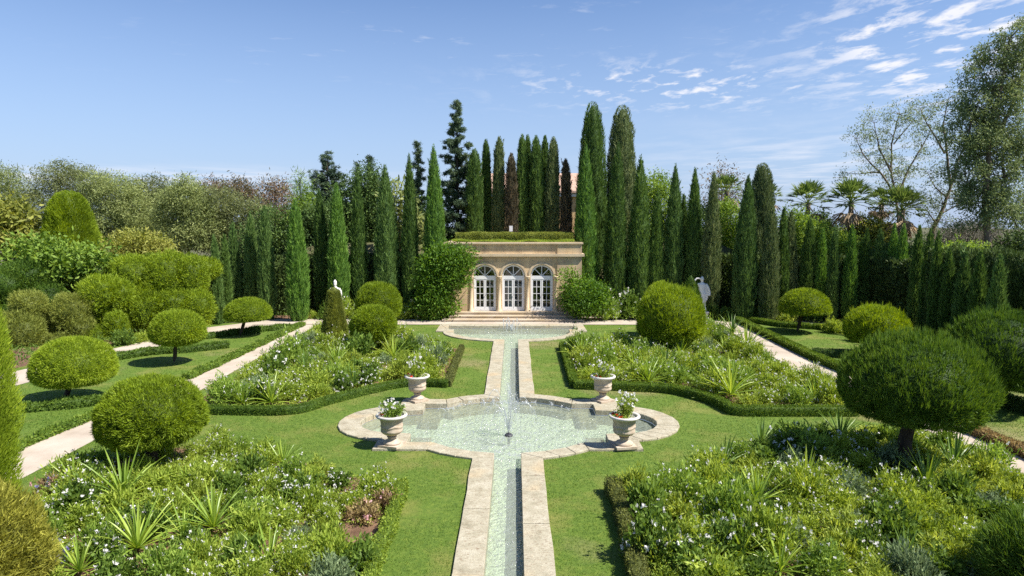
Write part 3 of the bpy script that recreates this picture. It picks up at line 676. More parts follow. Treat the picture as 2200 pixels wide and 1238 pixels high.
def trunk_mb(h, r0, r1, lean=(0, 0), forks=0, top=None, n=8):
    t = MB(); z = np.linspace(-.1, h, 7); P = np.column_stack([lean[0] * (z / h) ** 1.3 + .03 * np.sin(z * 5), lean[1] * (z / h) ** 1.3, z])
    t.tube(P, np.interp(z, [-.1, .15, h], [r0 * 1.35, r0, r1]), n)
    for k in range(forks):
        a = 2 * PI * k / forks + .4; e = np.array([lean[0] + math.cos(a) * (top or .6), lean[1] + math.sin(a) * (top or .6), h + .5 * (top or .6)])
        b = np.array([lean[0] * .9, lean[1] * .9, h * .9]); t.tube([b, (b + e) / 2 + [0, 0, .1], e], [r1 * .8, r1 * .6, r1 * .4], 6)
    return t
def topiary(label, u, v, cu, cw, vt, vw, vb, mat, n, bl, bw, upb=.5, pw=2.4, lump=.04, trunk=.11, name='topiary_tree', group='clipped dome topiaries on the lawns and in the borders', hole=0, spikes=0):
    """trunk base pixel (u,v); crown centre column cu, pixel width cw, top vt, widest level vw, underside vb"""
    x, y = G(u, v); z = lambda vv: At(cu, vv, y)[2]; xc = At(cu, vw, y)[0] - x
    a = cw * y / F / 2; zt, zw = z(vt), z(vw); zb = At(cu, vb, y - .62 * a)[2]
    t = thing(name, label, 'topiary', (x, y, 0), group)
    ctr = np.array([xc, 0, zw]); mb = MB(); sd = rng.uniform(0, 9)
    hu, hl = zt - zw - bl * upb * .5, zw - zb
    a_ = a - bl * .25
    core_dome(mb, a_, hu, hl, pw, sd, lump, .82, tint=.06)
    mb.v[-1] = mb.v[-1] + ctr
    P, Nn = dome_pts(n, a_, hu, hl, pw, sd, lump)
    gap = .8 * wob(P / a, 9, sd + 4) + .5 * wob(P / a, 4, sd + 1) + .5 * wob(P / a, 17, sd + 6); P = P * (1 - .13 * np.clip((-gap - .35) * 2.2, 0, 1))[:, None]
    P = P * rng.uniform(.93, 1.0, n)[:, None]
    D = Nn * .8 + np.array([0, 0, upb]) + rng.normal(0, .42, (n, 3))
    ln = bl * rng.uniform(.5, 1.25, n) * (1 + .3 * gap)
    tint = .5 + .2 * wob(P / a, 5, sd) + .14 * gap + rng.normal(0, .17, n)
    mb.blades(P + ctr, D, ln, bw * rng.uniform(.7, 1.4, n), tint)
    if spikes:
        k = spikes; P, Nn = dome_pts(k, a_, hu, hl, pw, sd, lump); m_ = P[:, 2] > -.1; P, Nn = P[m_], Nn[m_]; k = len(P)
        for q in range(7):
            mb.blades(P + ctr + Nn * .02, Nn * .5 + np.array([0, 0, 1.2]) + rng.normal(0, .22, (k, 3)), bl * rng.uniform(1.3, 2.3, k), bw * .9, .6 + rng.normal(0, .15, k))
    mb.build('crown', mat, t)
    trunk_mb(zb + .25 * (zw - zb) + .1, trunk, trunk * .7, (xc * .9, 0), 5, a * .5).build('trunk', M['bark'], t)
    return t
T_ = [
 ('large spiky dark green dome tree standing in the front right border on a stout trunk', 1935, 1015, 1966, 304, 716, 838, 932, 'top_dark', 46000, .13, .022, 1.0, 2.1, .05, .20, 900),
 ('shaggy green dome topiary cut off by the right edge of the photo', 2140, 882, 2150, 232, 665, 770, 850, 'top_dark', 30000, .15, .026, 1.0, 2.1, .05, .17, 500),
 ('tall rounded bright green dome tree in the rear right border hiding half of a cone', 1436, 757, 1441, 146, 612, 690, 742, 'top', 30000, .15, .028, .8, 2.2, .04, .13, 250),
 ('flat bottomed mushroom topiary on the right lawn by the dark cypresses', 1712, 715, 1729, 106, 620, 664, 677, 'top', 20000, .13, .028, .3, 2.12, .025, .12, 0),
 ('medium fuzzy dome topiary peeping over the big dark dome on the right', 1868, 765, 1883, 130, 656, 705, 746, 'top', 22000, .15, .028, .8, 2.2, .04, .12, 150),
 ('low wide clipped dome beside the left path, partly shading the front left border', 325, 1008, 325, 220, 812, 895, 975, 'top', 42000, .10, .022, .4, 2.25, .07, .16, 0),
 ('neat dome topiary with thin dark trunk on the left lawn, nearest the photo edge', 138, 862, 160, 168, 725, 790, 838, 'top', 30000, .10, .024, .3, 2.12, .03, .10, 0),
 ('neat round dome topiary midway along the left lawn before the cloud pruned shrubs', 373, 782, 382, 114, 667, 712, 745, 'top', 22000, .12, .026, .3, 2.12, .03, .10, 0),
 ('lopsided umbrella topiary with a leaning trunk at the far end of the left lawn', 515, 722, 533, 99, 640, 676, 692, 'top', 18000, .12, .026, .3, 2.12, .03, .11, 0),
 ('squat bright dome topiary on a thin trunk in the rear left border', 783, 760, 802, 98, 656, 698, 736, 'top', 20000, .13, .028, .4, 2.12, .05, .10, 0),
 ('large tilted dome topiary behind the squat dome in the rear left border', 815, 728, 813, 98, 606, 655, 692, 'top', 20000, .13, .03, .4, 2.12, .05, .12, 0),
 ('dome topiary mostly hidden behind the tall rounded dome tree on the right', 1412, 722, 1420, 66, 605, 650, 690, 'top', 9000, .14, .03, .5, 2.2, .04, .12, 0),
]
for l, u, v, cu, cw, vt, vw, vb, m, n, bl, bw, ub, pw, lu, tr, spk in T_:
    topiary(l, u, v, cu, cw, vt, vw, vb, M[m], n, bl, bw, ub, pw, lu, tr, spikes=spk)

def column_plant(name, label, cat, x, y, H, prof, mat, n, bl, bw, group=None, z0=0., lump=.10, out=.35, core=True, trunk=True, furrow=.0, tipn=0, dens_noise=0, lean=0):
    """upright clipped or natural column; prof = [(t, radius)] from foot to tip"""
    t = thing(name, label, cat, (x, y, z0), group); mb = MB(); sd = rng.uniform(0, 20)
    tp = np.array([p[0] for p in prof]); rp = np.array([p[1] for p in prof])
    R = lambda tt: np.interp(tt, tp, rp)
    ts = np.linspace(.0, 1, 400); wgt = np.maximum(R(ts), .03); cdf = np.cumsum(wgt); cdf = cdf / cdf[-1]
    tt = np.interp(rng.uniform(0, 1, n), cdf, ts); a = rng.uniform(0, 2 * PI, n)
    def rad_f(tt, a):
        Q = np.column_stack([np.cos(a), np.sin(a), tt * H / 1.3])
        m = 1 + lump * wob(Q, 1.9, sd) + lump * .8 * wob(np.column_stack([np.cos(a), np.sin(a), tt * H / 3]), 4.3, sd + 3) + furrow * np.sin(5 * a + 2 * np.sin(tt * 7 + sd))
        return R(tt) * np.maximum(m, .3)
    if core:
        nu, nv = 14, 30; V = []
        for i in range(nv + 1):
            ti = i / nv; aa = np.arange(nu) * 2 * PI / nu; r = rad_f(np.full(nu, ti), aa) * .80
            V.append(np.column_stack([r * np.cos(aa) + lean * ti ** 1.5, r * np.sin(aa), np.full(nu, .12 + ti * H * .97)]))
        Q = np.array([(i * nu + j, i * nu + (j + 1) % nu, (i + 1) * nu + (j + 1) % nu, (i + 1) * nu + j) for i in range(nv) for j in range(nu)])
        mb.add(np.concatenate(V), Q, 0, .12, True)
    r = rad_f(tt, a); gp = wob(np.column_stack([np.cos(a) * 1.5, np.sin(a) * 1.5, tt * H]), 2.2, sd + 7)
    r = r * np.sqrt(rng.uniform(.62, 1.0, n)) * (1 + .07 * gp)
    P = np.column_stack([r * np.cos(a) + lean * tt ** 1.5, r * np.sin(a), .12 + tt * (H - .12)])
    D = np.column_stack([np.cos(a) * out, np.sin(a) * out, np.ones(n)]) + rng.normal(0, .22, (n, 3))
    tint = .48 + .28 * gp + rng.normal(0, .15, n)
    L_ = bl * rng.uniform(.5, 1.3, n) * np.minimum(1, .45 + (1 - tt) * 4)
    P[:, 2] -= L_ * .5
    mb.blades(P, D, L_, bw * rng.uniform(.6, 1.4, n), tint)
    if cat == 'cypress':
        for q in range(rng.integers(5, 12)):
            t0, a0 = rng.uniform(.15, .95), rng.uniform(0, 2 * PI); m_ = 26; r_ = R(t0) * 1.02; c0 = np.array([r_ * math.cos(a0) + lean * t0 ** 1.5, r_ * math.sin(a0), .12 + t0 * H * .97]); e = rng.uniform(.2, .55); q_ = rng.uniform(0, 1, m_)[:, None]
            mb.blades(c0 + q_ * np.array([math.cos(a0) * .3, math.sin(a0) * .3, 1]) * e + rng.normal(0, .025, (m_, 3)), np.array([math.cos(a0) * .4, math.sin(a0) * .4, 1]) + rng.normal(0, .25, (m_, 3)), .16, .04, rng.normal(.6, .15, m_))
    mb.build('crown', mat, t)
    if trunk:
        trunk_mb(H * .5, max(.05, min(.16, R(.2) * .18)), .04).build('trunk', M['bark'], t)
    return t
def cyp_prof(w):
    w *= rng.uniform(.96, 1.04)
    return [(0, w * .62), (.04, w * .82), (.15, w * 1.0), (.35, w * 1.0), (.55, w * .86), (.75, w * .6), (.88, w * .36), (.96, w * .16), (1, .03)]
def cypress(label, u, vt, vb, cw, mat='cyp', Y=None, z0=0., n=9000, prof=None, group='slender cypresses around the garden', furrow=.06, **k):
    if Y is None: Y = G(u, vb)[1]
    x = At(u, 560, Y)[0]; H = At(u, vt, Y)[2] - z0; w = cw * Y / F / 2
    return column_plant('cypress_tree', label, 'cypress', x, Y, H, prof or cyp_prof(w), M[mat], n, .30, .05, group, z0, furrow=furrow, **{'lump': rng.uniform(.10, .2), 'lean': rng.normal(0, .06), **k})
CY = [
 ('short cypress at the left end of the row beside the cloud pruned shrubs', 464, 503, 697, 19, 'cyp_blue'),
 ('short thin cypress second from the left end of the row', 483, 503, 692, 19, 'cyp'),
 ('bluish cypress third from the left, above the umbrella topiary', 503, 476, 684, 27, 'cyp_blue'),
 ('straight bluish cypress directly above the umbrella topiary', 540, 454, 684, 29, 'cyp_blue'),
 ('dark straight cypress just right of the umbrella topiary', 571, 440, 688, 33, 'cyp_blue'),
 ('bright sunlit green cypress standing alone left of the left statue', 638, 425, 690, 44, 'cyp_bright'),
 ('thin cypress between the bright green one and the left statue', 691, 404, 678, 32, 'cyp'),
 ('green cypress directly behind the left statue', 726, 391, 680, 40, 'cyp_bright'),
 ('narrow cypress right of the left statue above the tilted dome', 770, 370, 676, 34, 'cyp'),
 ('broad bluish cypress above the tilted dome topiary', 831, 352, 676, 50, 'cyp_blue'),
 ('very slim bright cypress between the tilted dome and the climber', 881, 327, 676, 33, 'cyp'),
 ('tall cypress rising over the climber at the left end of the pavilion', 936, 307, 676, 44, 'cyp_bright'),
 ('tall pointed cypress at the right corner of the pavilion', 1257, 308, 676, 48, 'cyp_bright'),
 ('tall cypress in front of the great olive brown cypress', 1321, 304, 676, 46, 'cyp'),
 ('pointed cypress above the tall rounded dome tree', 1373, 331, 676, 46, 'cyp'),
 ('dark shaded thin cypress right of the pointed one above the rounded dome tree', 1409, 402, 676, 32, 'cyp'),
 ('straight dark cypress above the cone that stands behind the rounded dome', 1447, 350, 676, 40, 'cyp_blue'),
 ('thin dark cypress squeezed between two taller ones near the right statue', 1467, 414, 672, 22, 'cyp'),
 ('dark green cypress directly behind the right statue', 1489, 356, 676, 38, 'cyp'),
 ('olive tinted cypress just right of the right statue', 1528, 366, 680, 38, 'cyp_olive'),
 ('broad bluish cypress standing midway between right statue and mushroom topiary', 1601, 373, 690, 48, 'cyp_blue'),
 ('olive green cypress in front of the broad rounded cypress on the right', 1654, 440, 692, 36, 'cyp_olive'),
 ('thin dark cypress above the left side of the mushroom topiary', 1681, 443, 688, 26, 'cyp'),
 ('olive cypress leaning close to the thin dark one above the mushroom topiary', 1698, 452, 686, 30, 'cyp_olive'),
 ('cypress with broad foot below the first fan palm', 1736, 465, 688, 32, 'cyp'),
 ('very thin cypress right of the first fan palm', 1764, 488, 690, 19, 'cyp_bright'),
 ('pencil thin cypress between the two tallest fan palms', 1792, 488, 696, 19, 'cyp_blue'),
 ('thin bright cypress below the second fan palm', 1828, 482, 697, 24, 'cyp_bright'),
 ('thin shaded cypress right of the second fan palm', 1856, 490, 696, 20, 'cyp'),
 ('slim bluish cypress left of the third fan palm', 1892, 490, 698, 24, 'cyp_blue'),
 ('slim bright cypress under the left fronds of the third fan palm', 1917, 480, 700, 22, 'cyp_bright'),
 ('slim cypress under the right fronds of the third fan palm', 1934, 480, 703, 26, 'cyp_bright'),
 ('dark cypress near the right end of the row, third from the tall clipped hedge', 1972, 482, 721, 26, 'cyp'),
 ('dark cypress second from the tall clipped hedge on the right', 1993, 490, 730, 22, 'cyp'),
 ('last free standing dark cypress of the row, beside the tall clipped hedge', 2013, 495, 742, 19, 'cyp'),
 ('low cypress column merging with the left end of the tall clipped hedge', 2042, 532, 752, 24, 'cyp'),
 ('second low cypress column grown into the tall clipped hedge', 2072, 540, 763, 28, 'cyp_blue'),
 ('third low cypress column grown into the tall clipped hedge', 2106, 538, 776, 30, 'cyp'),
 ('last low cypress column in front of the tall clipped hedge', 2148, 545, 792, 32, 'cyp_blue'),
]
for l, u, vt, vb, cw, m in CY: cypress(l, u, vt, vb, cw, m, n=int(3500 + 130 * cw))
# cypresses on the raised ground behind the pavilion roof
bl_ = [(.0, .8), (.1, 1.0), (.5, .95), (.8, .72), (.93, .5), (1, .12)]
def blunt(w): return [(a, b * w) for a, b in bl_]
CB = [
 ('blunt dark cypress touching the tall fir, leftmost above the pavilion roof', 1020, 318, 36, 'cyp', 51), ('thin cypress second from the fir above the pavilion roof', 1046, 298, 21, 'cyp', 52), ('dark cypress third from the fir above the pavilion roof', 1071, 292, 27, 'cyp_olive', 51.5),
 ('dead brown cypress above the middle of the pavilion roof', 1099, 328, 25, 'cyp_dead', 51), ('tall twin tipped cypress right of the dead brown one, left tip', 1121, 287, 26, 'cyp', 51.5), ('narrow cypress fused with the twin tipped cypress on its right', 1134, 288, 20, 'cyp', 52),
 ('tall dark cypress in the middle of the group above the roof', 1155, 290, 30, 'cyp', 51.3), ('thin dark cypress pressed behind the tall middle one', 1168, 290, 20, 'cyp', 52.3), ('olive tipped cypress right of the middle group above the roof', 1185, 293, 30, 'cyp_olive', 51.2),
 ('half dead thin brown cypress alone at the right end of the roof', 1216, 340, 22, 'cyp_dead', 51)]
for l, u, vt, cw, m, Y in CB:
    cypress(l, u, vt, 0, cw, m, Y, 4.5, 6500, blunt(cw * Y / F / 2), 'cypresses rising behind the pavilion roof')
for l, u, vt, cw, m, Y, n in (('great dark green cypress with ragged crown, tallest right of the pavilion', 1271, 217, 66, 'cyp', 50.5, 22000), ('dark side stem cypress at the left flank of the tallest one', 1249, 310, 26, 'cyp', 50.8, 6000),
    ('great olive brown cypress with rounded head right of the tallest one', 1329, 225, 74, 'cyp_olive', 51.5, 24000), ('broad rounded dark cypress behind the row right of the right statue', 1634, 350, 62, 'cyp_olive', 49.5, 17000)):
    w = cw * Y / F / 2
    cypress(l, u, vt, 0, cw, m, Y, 0, n, [(0, w * .7), (.15, w), (.45, w * 1.0), (.7, w * .82), (.86, w * .62), (.94, w * .48), (.985, w * .3), (1, w * .1)], 'great old cypresses behind the row', .10, lump=.16)
# cone and columns in the borders
def cone_plant(name, label, u, vt, vb, prof_px, mat, n, bl, bw, Y=None, out=.8, lump=.04, zb=0, **k):
    Y = Y or G(u, vb)[1]; x = At(u, vb, Y)[0]; H = At(u, vt, Y)[2]
    return column_plant(name, label, 'topiary', x, Y, H, [(t, w * Y / F / 2) for t, w in prof_px], M[mat], n, bl, bw, 'clipped cones and columns', 0, lump=lump, out=out, **k)
cone_plant('topiary_cone', 'tall clipped green cone in the rear left border hiding the left statue', 720, 618, 745, [(0, 62), (.1, 62), (.3, 52), (.6, 40), (.85, 29), (.95, 24), (1, 8)], 'top_olive', 24000, .12, .026)
cone_plant('topiary_cone', 'dark green pointed cone behind the tall rounded dome tree', 1481, 592, 728, [(0, 46), (.15, 58), (.45, 55), (.7, 42), (.87, 25), (.96, 10), (1, 2)], 'top_dark', 16000, .12, .026, lump=.02)
t = column_plant('columnar_conifer', 'giant clipped light green column cut off by the left edge of the photo', 'conifer', -10.78, 12.4, 9.2, [(0, .9), (.12, 1.13), (.3, 1.22), (.45, 1.12), (.65, .88), (.85, .5), (1, .05)], M['top'], 90000, .10, .018, None, 0, lump=.04, out=.7)
# ---------------------------------------------------------------- mounds, hedges
def mound(name, label, cat, x, y, a, h, mat, n, bl, bw, group=None, z0=0, upb=.5, lump=.14, wild=.5, diamond=False, b=None):
    t = thing(name, label, cat, (x, y, z0), group); mb = MB(); sd = rng.uniform(0, 20)
    core_dome(mb, a, h * .62, h * .42, 2.2, sd, lump, .78); mb.v[-1] = mb.v[-1] + [0, 0, h * .4]
    P, Nn = dome_pts(n, a, h * .6, h * .4, 2.2, sd, lump); P = P * rng.uniform(.72, 1.04, n)[:, None] + [0, 0, h * .4]
    mb.blades(P, Nn * .7 + np.array([0, 0, upb]) + rng.normal(0, wild, (n, 3)), bl * rng.uniform(.5, 1.4, n), bw, .5 + .25 * wob(P / a, 4, sd) + rng.normal(0, .17, n), 0, diamond)
    mb.build('foliage', mat, t); return t
mound('conifer_bush', 'golden brown feathery bush at the bottom left corner of the photo', 'bush', -9.15, 10.9, 1.1, 2.0, M['golden'], 40000, .13, .022, upb=.6)
mound('conifer_bush', 'dark shaggy bush at the bottom right corner of the photo', 'bush', 9.15, 11.0, 1.05, 1.45, M['top_dark'], 24000, .2, .022, upb=.7)
def hedge(name, label, cat, pts, w, h, mat, dens, bl, bw, z0=0, step=.18, lump=.04, group=None, diamond=True, closed_ends=True, rough=.5, up=.4):
    """a clipped hedge along a ground polyline"""
    P = resample([p[:2] for p in pts], step); k = len(P); Tn = nrm(np.gradient(P, axis=0)); S = np.column_stack([Tn[:, 1], -Tn[:, 0]])
    o = np.array([(-.5, 0), (-.5, .55), (-.46, .9), (-.36, 1), (0, 1.02), (.36, 1), (.46, .9), (.5, .55), (.5, 0)]); m = len(o); sd = rng.uniform(0, 20)
    base = P.mean(0)
    V = P[:, None] + S[:, None] * (o[None, :, :1] * w); Z = np.broadcast_to(o[None, :, 1] * h, (k, m)) + z0
    V = np.concatenate([V, Z[..., None]], -1); nz = wob(V, 1.7, sd) * lump * 1.5 + wob(V, 5, sd) * lump
    ctr = np.concatenate([P, np.full((k, 1), z0 + h * .4)], 1)[:, None]; V = V + (V - ctr) * nz[..., None]
    V[..., :2] -= base
    mb = MB(); Vc = ctr - [*base, 0] + (V - (ctr - [*base, 0])) * .9
    i = np.arange(k - 1)[:, None] * m; j = np.arange(m - 1)[None]
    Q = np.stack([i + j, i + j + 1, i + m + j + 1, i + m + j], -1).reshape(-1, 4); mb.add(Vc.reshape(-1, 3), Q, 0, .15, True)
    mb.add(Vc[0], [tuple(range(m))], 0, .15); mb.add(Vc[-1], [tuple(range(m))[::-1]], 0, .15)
    n = int(dens * (k - 1) * step * (w + 2 * h)); ti = rng.uniform(0, k - 1.001, n); tj = rng.uniform(0, m - 1.001, n)
    # even out: side panels are longer than the rounded shoulders
    seg = np.linalg.norm((o[1:] - o[:-1]) * [w, h], axis=1); cd = np.r_[0, np.cumsum(seg) / seg.sum()]; tj = np.interp(rng.uniform(0, 1, n), cd, np.arange(m)); tj = np.minimum(tj, m - 1.001)
    a, b = ti.astype(int), tj.astype(int); fa, fb = (ti - a)[:, None], (tj - b)[:, None]
    X = V[a, b] * (1 - fa) * (1 - fb) + V[a + 1, b] * fa * (1 - fb) + V[a, b + 1] * (1 - fa) * fb + V[a + 1, b + 1] * fa * fb
    nn = nrm(X - (ctr[a, 0] - [*base, 0]))
    if closed_ends:
        for e in (0, -1):
            ne = int(dens * w * h); y_, z_ = rng.uniform(-.48, .48, ne) * w, rng.uniform(0, 1, ne) * h
            E = np.column_stack([P[e] - base + S[e] * y_[:, None], z_ + z0]); X = np.concatenate([X, E]); nn = np.concatenate([nn, np.tile([*(Tn[e] * (-1 if e == 0 else 1)), 0], (ne, 1))])
    n = len(X); X = X - nn * rng.uniform(0, .06, n)[:, None] * min(w, 1)
    mb.blades(X, nn * .8 + np.array([0, 0, up]) + rng.normal(0, rough, (n, 3)), bl * rng.uniform(.6, 1.3, n), bw, .5 + .22 * wob(X, 2.1, sd) + rng.normal(0, .18, n), 0, diamond)
    o_ = mb.build(name, mat, None, (*base, 0)); return tag(o_, label, cat, group)
HB = 'clipped box hedges edging the borders'
hedge('box_hedge', 'low box hedge curving along the front of the rear left border', 'hedge', smooth_poly(Gp([(440, 889), (620, 890), (700, 870), (780, 849), (870, 831), (962, 832)]), 6, False), .30, .28, M['box'], 1300, .055, .026, group=HB)
hedge('box_hedge', 'thin dry brown box hedge along the lawn side of the rear left border', 'hedge', Gp([(962, 832), (992, 752)]), .25, .28, M['box_dry'], 900, .055, .026, group=HB)
hedge('box_hedge', 'neat box hedge along the channel side of the rear right border', 'hedge', Gp([(1208, 748), (1234, 833)]), .32, .32, M['box'], 1300, .055, .026, group=HB)
hedge('box_hedge', 'neat box hedge running behind the rear right urn to the big dark dome', 'hedge', smooth_poly(Gp([(1234, 835), (1310, 838), (1440, 845), (1530, 868), (1573, 891)]), 6, False) + Gp([(1600, 893), (1840, 893)]), .32, .32, M['box'], 1300, .055, .026, group=HB)
hedge('box_hedge', 'yellowing box hedge beside timber edging at the front left border', 'hedge', Gp([(866, 1050), (842, 1125), (800, 1238), (770, 1330)]), .27, .28, M['b_light'], 1100, .06, .026, group=HB, lump=.25, rough=.9)
hedge('box_hedge', 'patchy browning box hedge along the lawn edge of the front right border', 'hedge', Gp([(1318, 1056), (1340, 1120), (1368, 1238), (1395, 1340)]), .34, .34, M['box_dry'], 1100, .06, .026, group=HB, lump=.25, rough=.9)
e = MB(); a_, b_ = G(873, 1056), G(798, 1250); e.tube([(*a_, .05), (*b_, .05)], .03, 4); tag(e.build('timber_edging', M['wood_edge']), 'thin brown timber edging between front left border and lawn', 'edging')
hedge('box_hedge', 'low box hedge along the right path beside the mushroom topiary', 'hedge', smooth_poly(Gp([(1585, 692), (1640, 720), (1745, 772), (1832, 808)]), 4, False), .42, .34, M['box'], 900, .075, .036, group=HB)
hedge('box_hedge', 'low box hedge at the far end of the right lawn below the cypresses', 'hedge', Gp([(1598, 690), (1680, 703), (1760, 708), (1850, 722)]), .42, .32, M['box'], 800, .075, .036, group=HB)
hedge('box_hedge', 'ragged low hedge crossing the right lawn behind the big dark dome', 'hedge', Gp([(1745, 764), (1860, 772), (1990, 790)]), .42, .34, M['tree'], 800, .08, .04, group=HB, lump=.1)
hedge('box_hedge', 'low dark hedge on the lawn at the right edge of the photo', 'hedge', Gp([(2120, 862), (2260, 905)]), .45, .45, M['tree'], 900, .07, .035, group=HB)
hedge('box_hedge', 'dry ragged planting along the right path near the right edge of the photo', 'hedge', Gp([(2075, 925), (2210, 985), (2300, 1030)]), .4, .26, M['b_red'], 800, .08, .04, group=HB, lump=.15)
for l, p, m, w_, h_ in (('dark leafy planting row across the left lawn below the nearest dome topiary', [(20, 888), (110, 880), (232, 868)], 'b_dark', .45, .3), ('sparse planting along the left path by the front lawn', [(0, 985), (60, 955), (215, 893)], 'box', .35, .2),
    ('dark planting row behind the round dome on the left lawn', [(245, 774), (320, 762), (400, 757), (490, 747)], 'b_dark', .5, .3), ('planting row below the umbrella topiary on the left lawn', [(440, 728), (520, 718), (625, 706)], 'b_dark', .5, .28),
    ('thin straggly planting along the upper part of the left path', [(400, 816), (500, 770), (650, 699)], 'box', .4, .2)):
    hedge('planting_row', l, 'planting', Gp(p), w_, h_, M[m], 600, .10, .045, lump=.25, rough=.8, group='planting rows on the left lawn')
hedge('tall_hedge', 'tall dark clipped hedge closing the garden on the right', 'hedge', [(22.9, 36.6), (23.3, 33), (23.6, 29), (23.4, 25)], 1.6, 4.9, M['hedge_dark'], 260, .22, .07, lump=.07, rough=.6, step=.4, diamond=False, up=.9)
hedge('tall_hedge', 'dark tall hedge behind the cypress row on the right', 'hedge', [(6.5, 48.4), (14.5, 47.6), (19.5, 46), (23, 43), (24.4, 38.6)], 1.7, 4.0, M['hedge_dark'], 200, .26, .09, lump=.10, rough=.7, step=.5, diamond=True)
hedge('tall_hedge', 'dark tall hedge with yellow green top behind the left cypresses', 'hedge', [(-20.5, 45.8), (-15, 48), (-6.2, 48.6)], 1.7, 3.9, M['hedge_dark'], 200, .26, .09, lump=.10, rough=.7, step=.5, diamond=True)
hedge('roof_hedge', 'clipped box hedge on the planted roof of the pavilion', 'hedge', [(-4.05, 47.0), (4.0, 47.0)], .8, .80, M['top_olive'], 1000, .10, .04, z0=4.87, lump=.085, rough=.8, step=.25)
g = MB(); n = 16000; P = np.column_stack([rng.uniform(-4.2, 4.0, n), 45.68 + rng.uniform(0, .95, n), np.zeros(n)]); P[:, 2] = 5.0 + .14 * np.clip(wob(P, .9) + .6, 0, 1)
g.blades(P, np.column_stack([rng.normal(0, .5, (n, 2)), np.ones(n)]), rng.uniform(.08, .22, n), .03, .5 + .2 * wob(P, 2) + rng.normal(0, .15, n)); tag(g.build('roof_grass', M['b_light']), 'loose green grass growing along the edge of the pavilion roof', 'grass', kind='stuff')

hedge('clipped_hedge', 'blocky clipped green hedge wall rising behind the cloud pruned shrubs', 'hedge', [At(228, 560, 41.5)[:2], At(330, 560, 42.0)[:2], At(440, 560, 42.5)[:2]], 1.7, 4.25, M['cloud'], 330, .18, .05, lump=.085, rough=.6, step=.35, diamond=False, up=.6)
hedge('clipped_hedge', 'dark clipped hedge behind the large leaved tree at the left edge', 'hedge', [At(-60, 560, 42)[:2], At(60, 560, 42.3)[:2], At(190, 560, 42.6)[:2]], 1.6, 3.6, M['top_dark'], 300, .18, .05, lump=.10, rough=.7, step=.35, diamond=False, up=.6)
# ---------------------------------------------------------------- cloud pruned shrubs on the left
def cloud_shrub(label, base, Y, pads, mat='top', n0=6500):
    x, y = At(base[0], base[1], Y)[0], Y
    t = thing('cloud_pruned_shrub', label, 'shrub', (x, y, 0), 'cloud pruned shrubs along the left path'); tr = MB()
    for u, v, rx, ry, dy in pads:
        Yp = Y + dy; c = np.array(At(u, v, Yp)) - [x, y, 0]; a = rx * Yp / F * .92; h = ry * Yp / F * .92
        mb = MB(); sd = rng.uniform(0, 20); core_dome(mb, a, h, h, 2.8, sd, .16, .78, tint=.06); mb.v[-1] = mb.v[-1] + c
        n = int(n0 * (a * h) ** .8); P, Nn = dome_pts(n, a, h, h, 2.8, sd, .16, False); P = P * rng.uniform(.84, 1.05, n)[:, None]; P = P[wob(P, 3.1, sd) + .3 * wob(P, 8, sd) > -.85]; n = len(P); Nn = nrm(P / [a, a, h])
        mb.blades(P + c, Nn * .8 + [0, 0, .5] + rng.normal(0, .45, (n, 3)), .17 * rng.uniform(.5, 1.3, n), .042, .5 + .25 * wob(P / a, 4, sd) + rng.normal(0, .16, n))
        mb.build('foliage_pad', M[mat], t)
        tr.tube([(0, 0, -.1), tuple(c * [.4, .4, .5]), tuple(c * [.95, .95, .95])], [.14, .09, .05], 6)
    tr.build('trunk', M['bark'], t)
cloud_shrub('big lumpy clipped shrub wall in the middle of the left hedge', (330, 735), 39.5, [(291, 600, 52, 52, 1), (363, 596, 48, 56, 1), (412, 600, 34, 50, 1.2), (320, 668, 50, 44, 0), (375, 655, 48, 36, .3), (424, 664, 36, 42, .5), (279, 688, 38, 42, -.4), (444, 578, 30, 24, 2.5), (330, 640, 60, 40, .8), (395, 690, 40, 34, .2)])
cloud_shrub('clipped shrub with rounded pads left of the big lumpy shrub wall', (220, 738), 38.0, [(218, 632, 44, 42, 0), (258, 636, 30, 36, .3), (250, 706, 24, 38, -.8), (210, 726, 36, 28, -1), (232, 680, 34, 34, .2)])
cloud_shrub('olive green clipped shrub with low spreading pads', (150, 745), 37.0, [(157, 678, 44, 50, 0), (133, 736, 40, 22, -1), (110, 700, 40, 40, .8), (175, 715, 32, 32, -.4)], 'top_olive')
cloud_shrub('round clipped shrub beside the left outer path at the edge of the photo', (45, 768), 35.0, [(45, 722, 48, 48, 0), (38, 690, 40, 24, .3), (62, 655, 36, 30, 1)], 'top_olive')
cloud_shrub('dark clipped shrub mass under the large leaved tree at the left edge', (20, 740), 38.5, [(10, 620, 60, 50, 0), (60, 600, 50, 40, .8), (20, 670, 44, 36, -.3), (100, 640, 40, 34, .6)], 'top_dark')

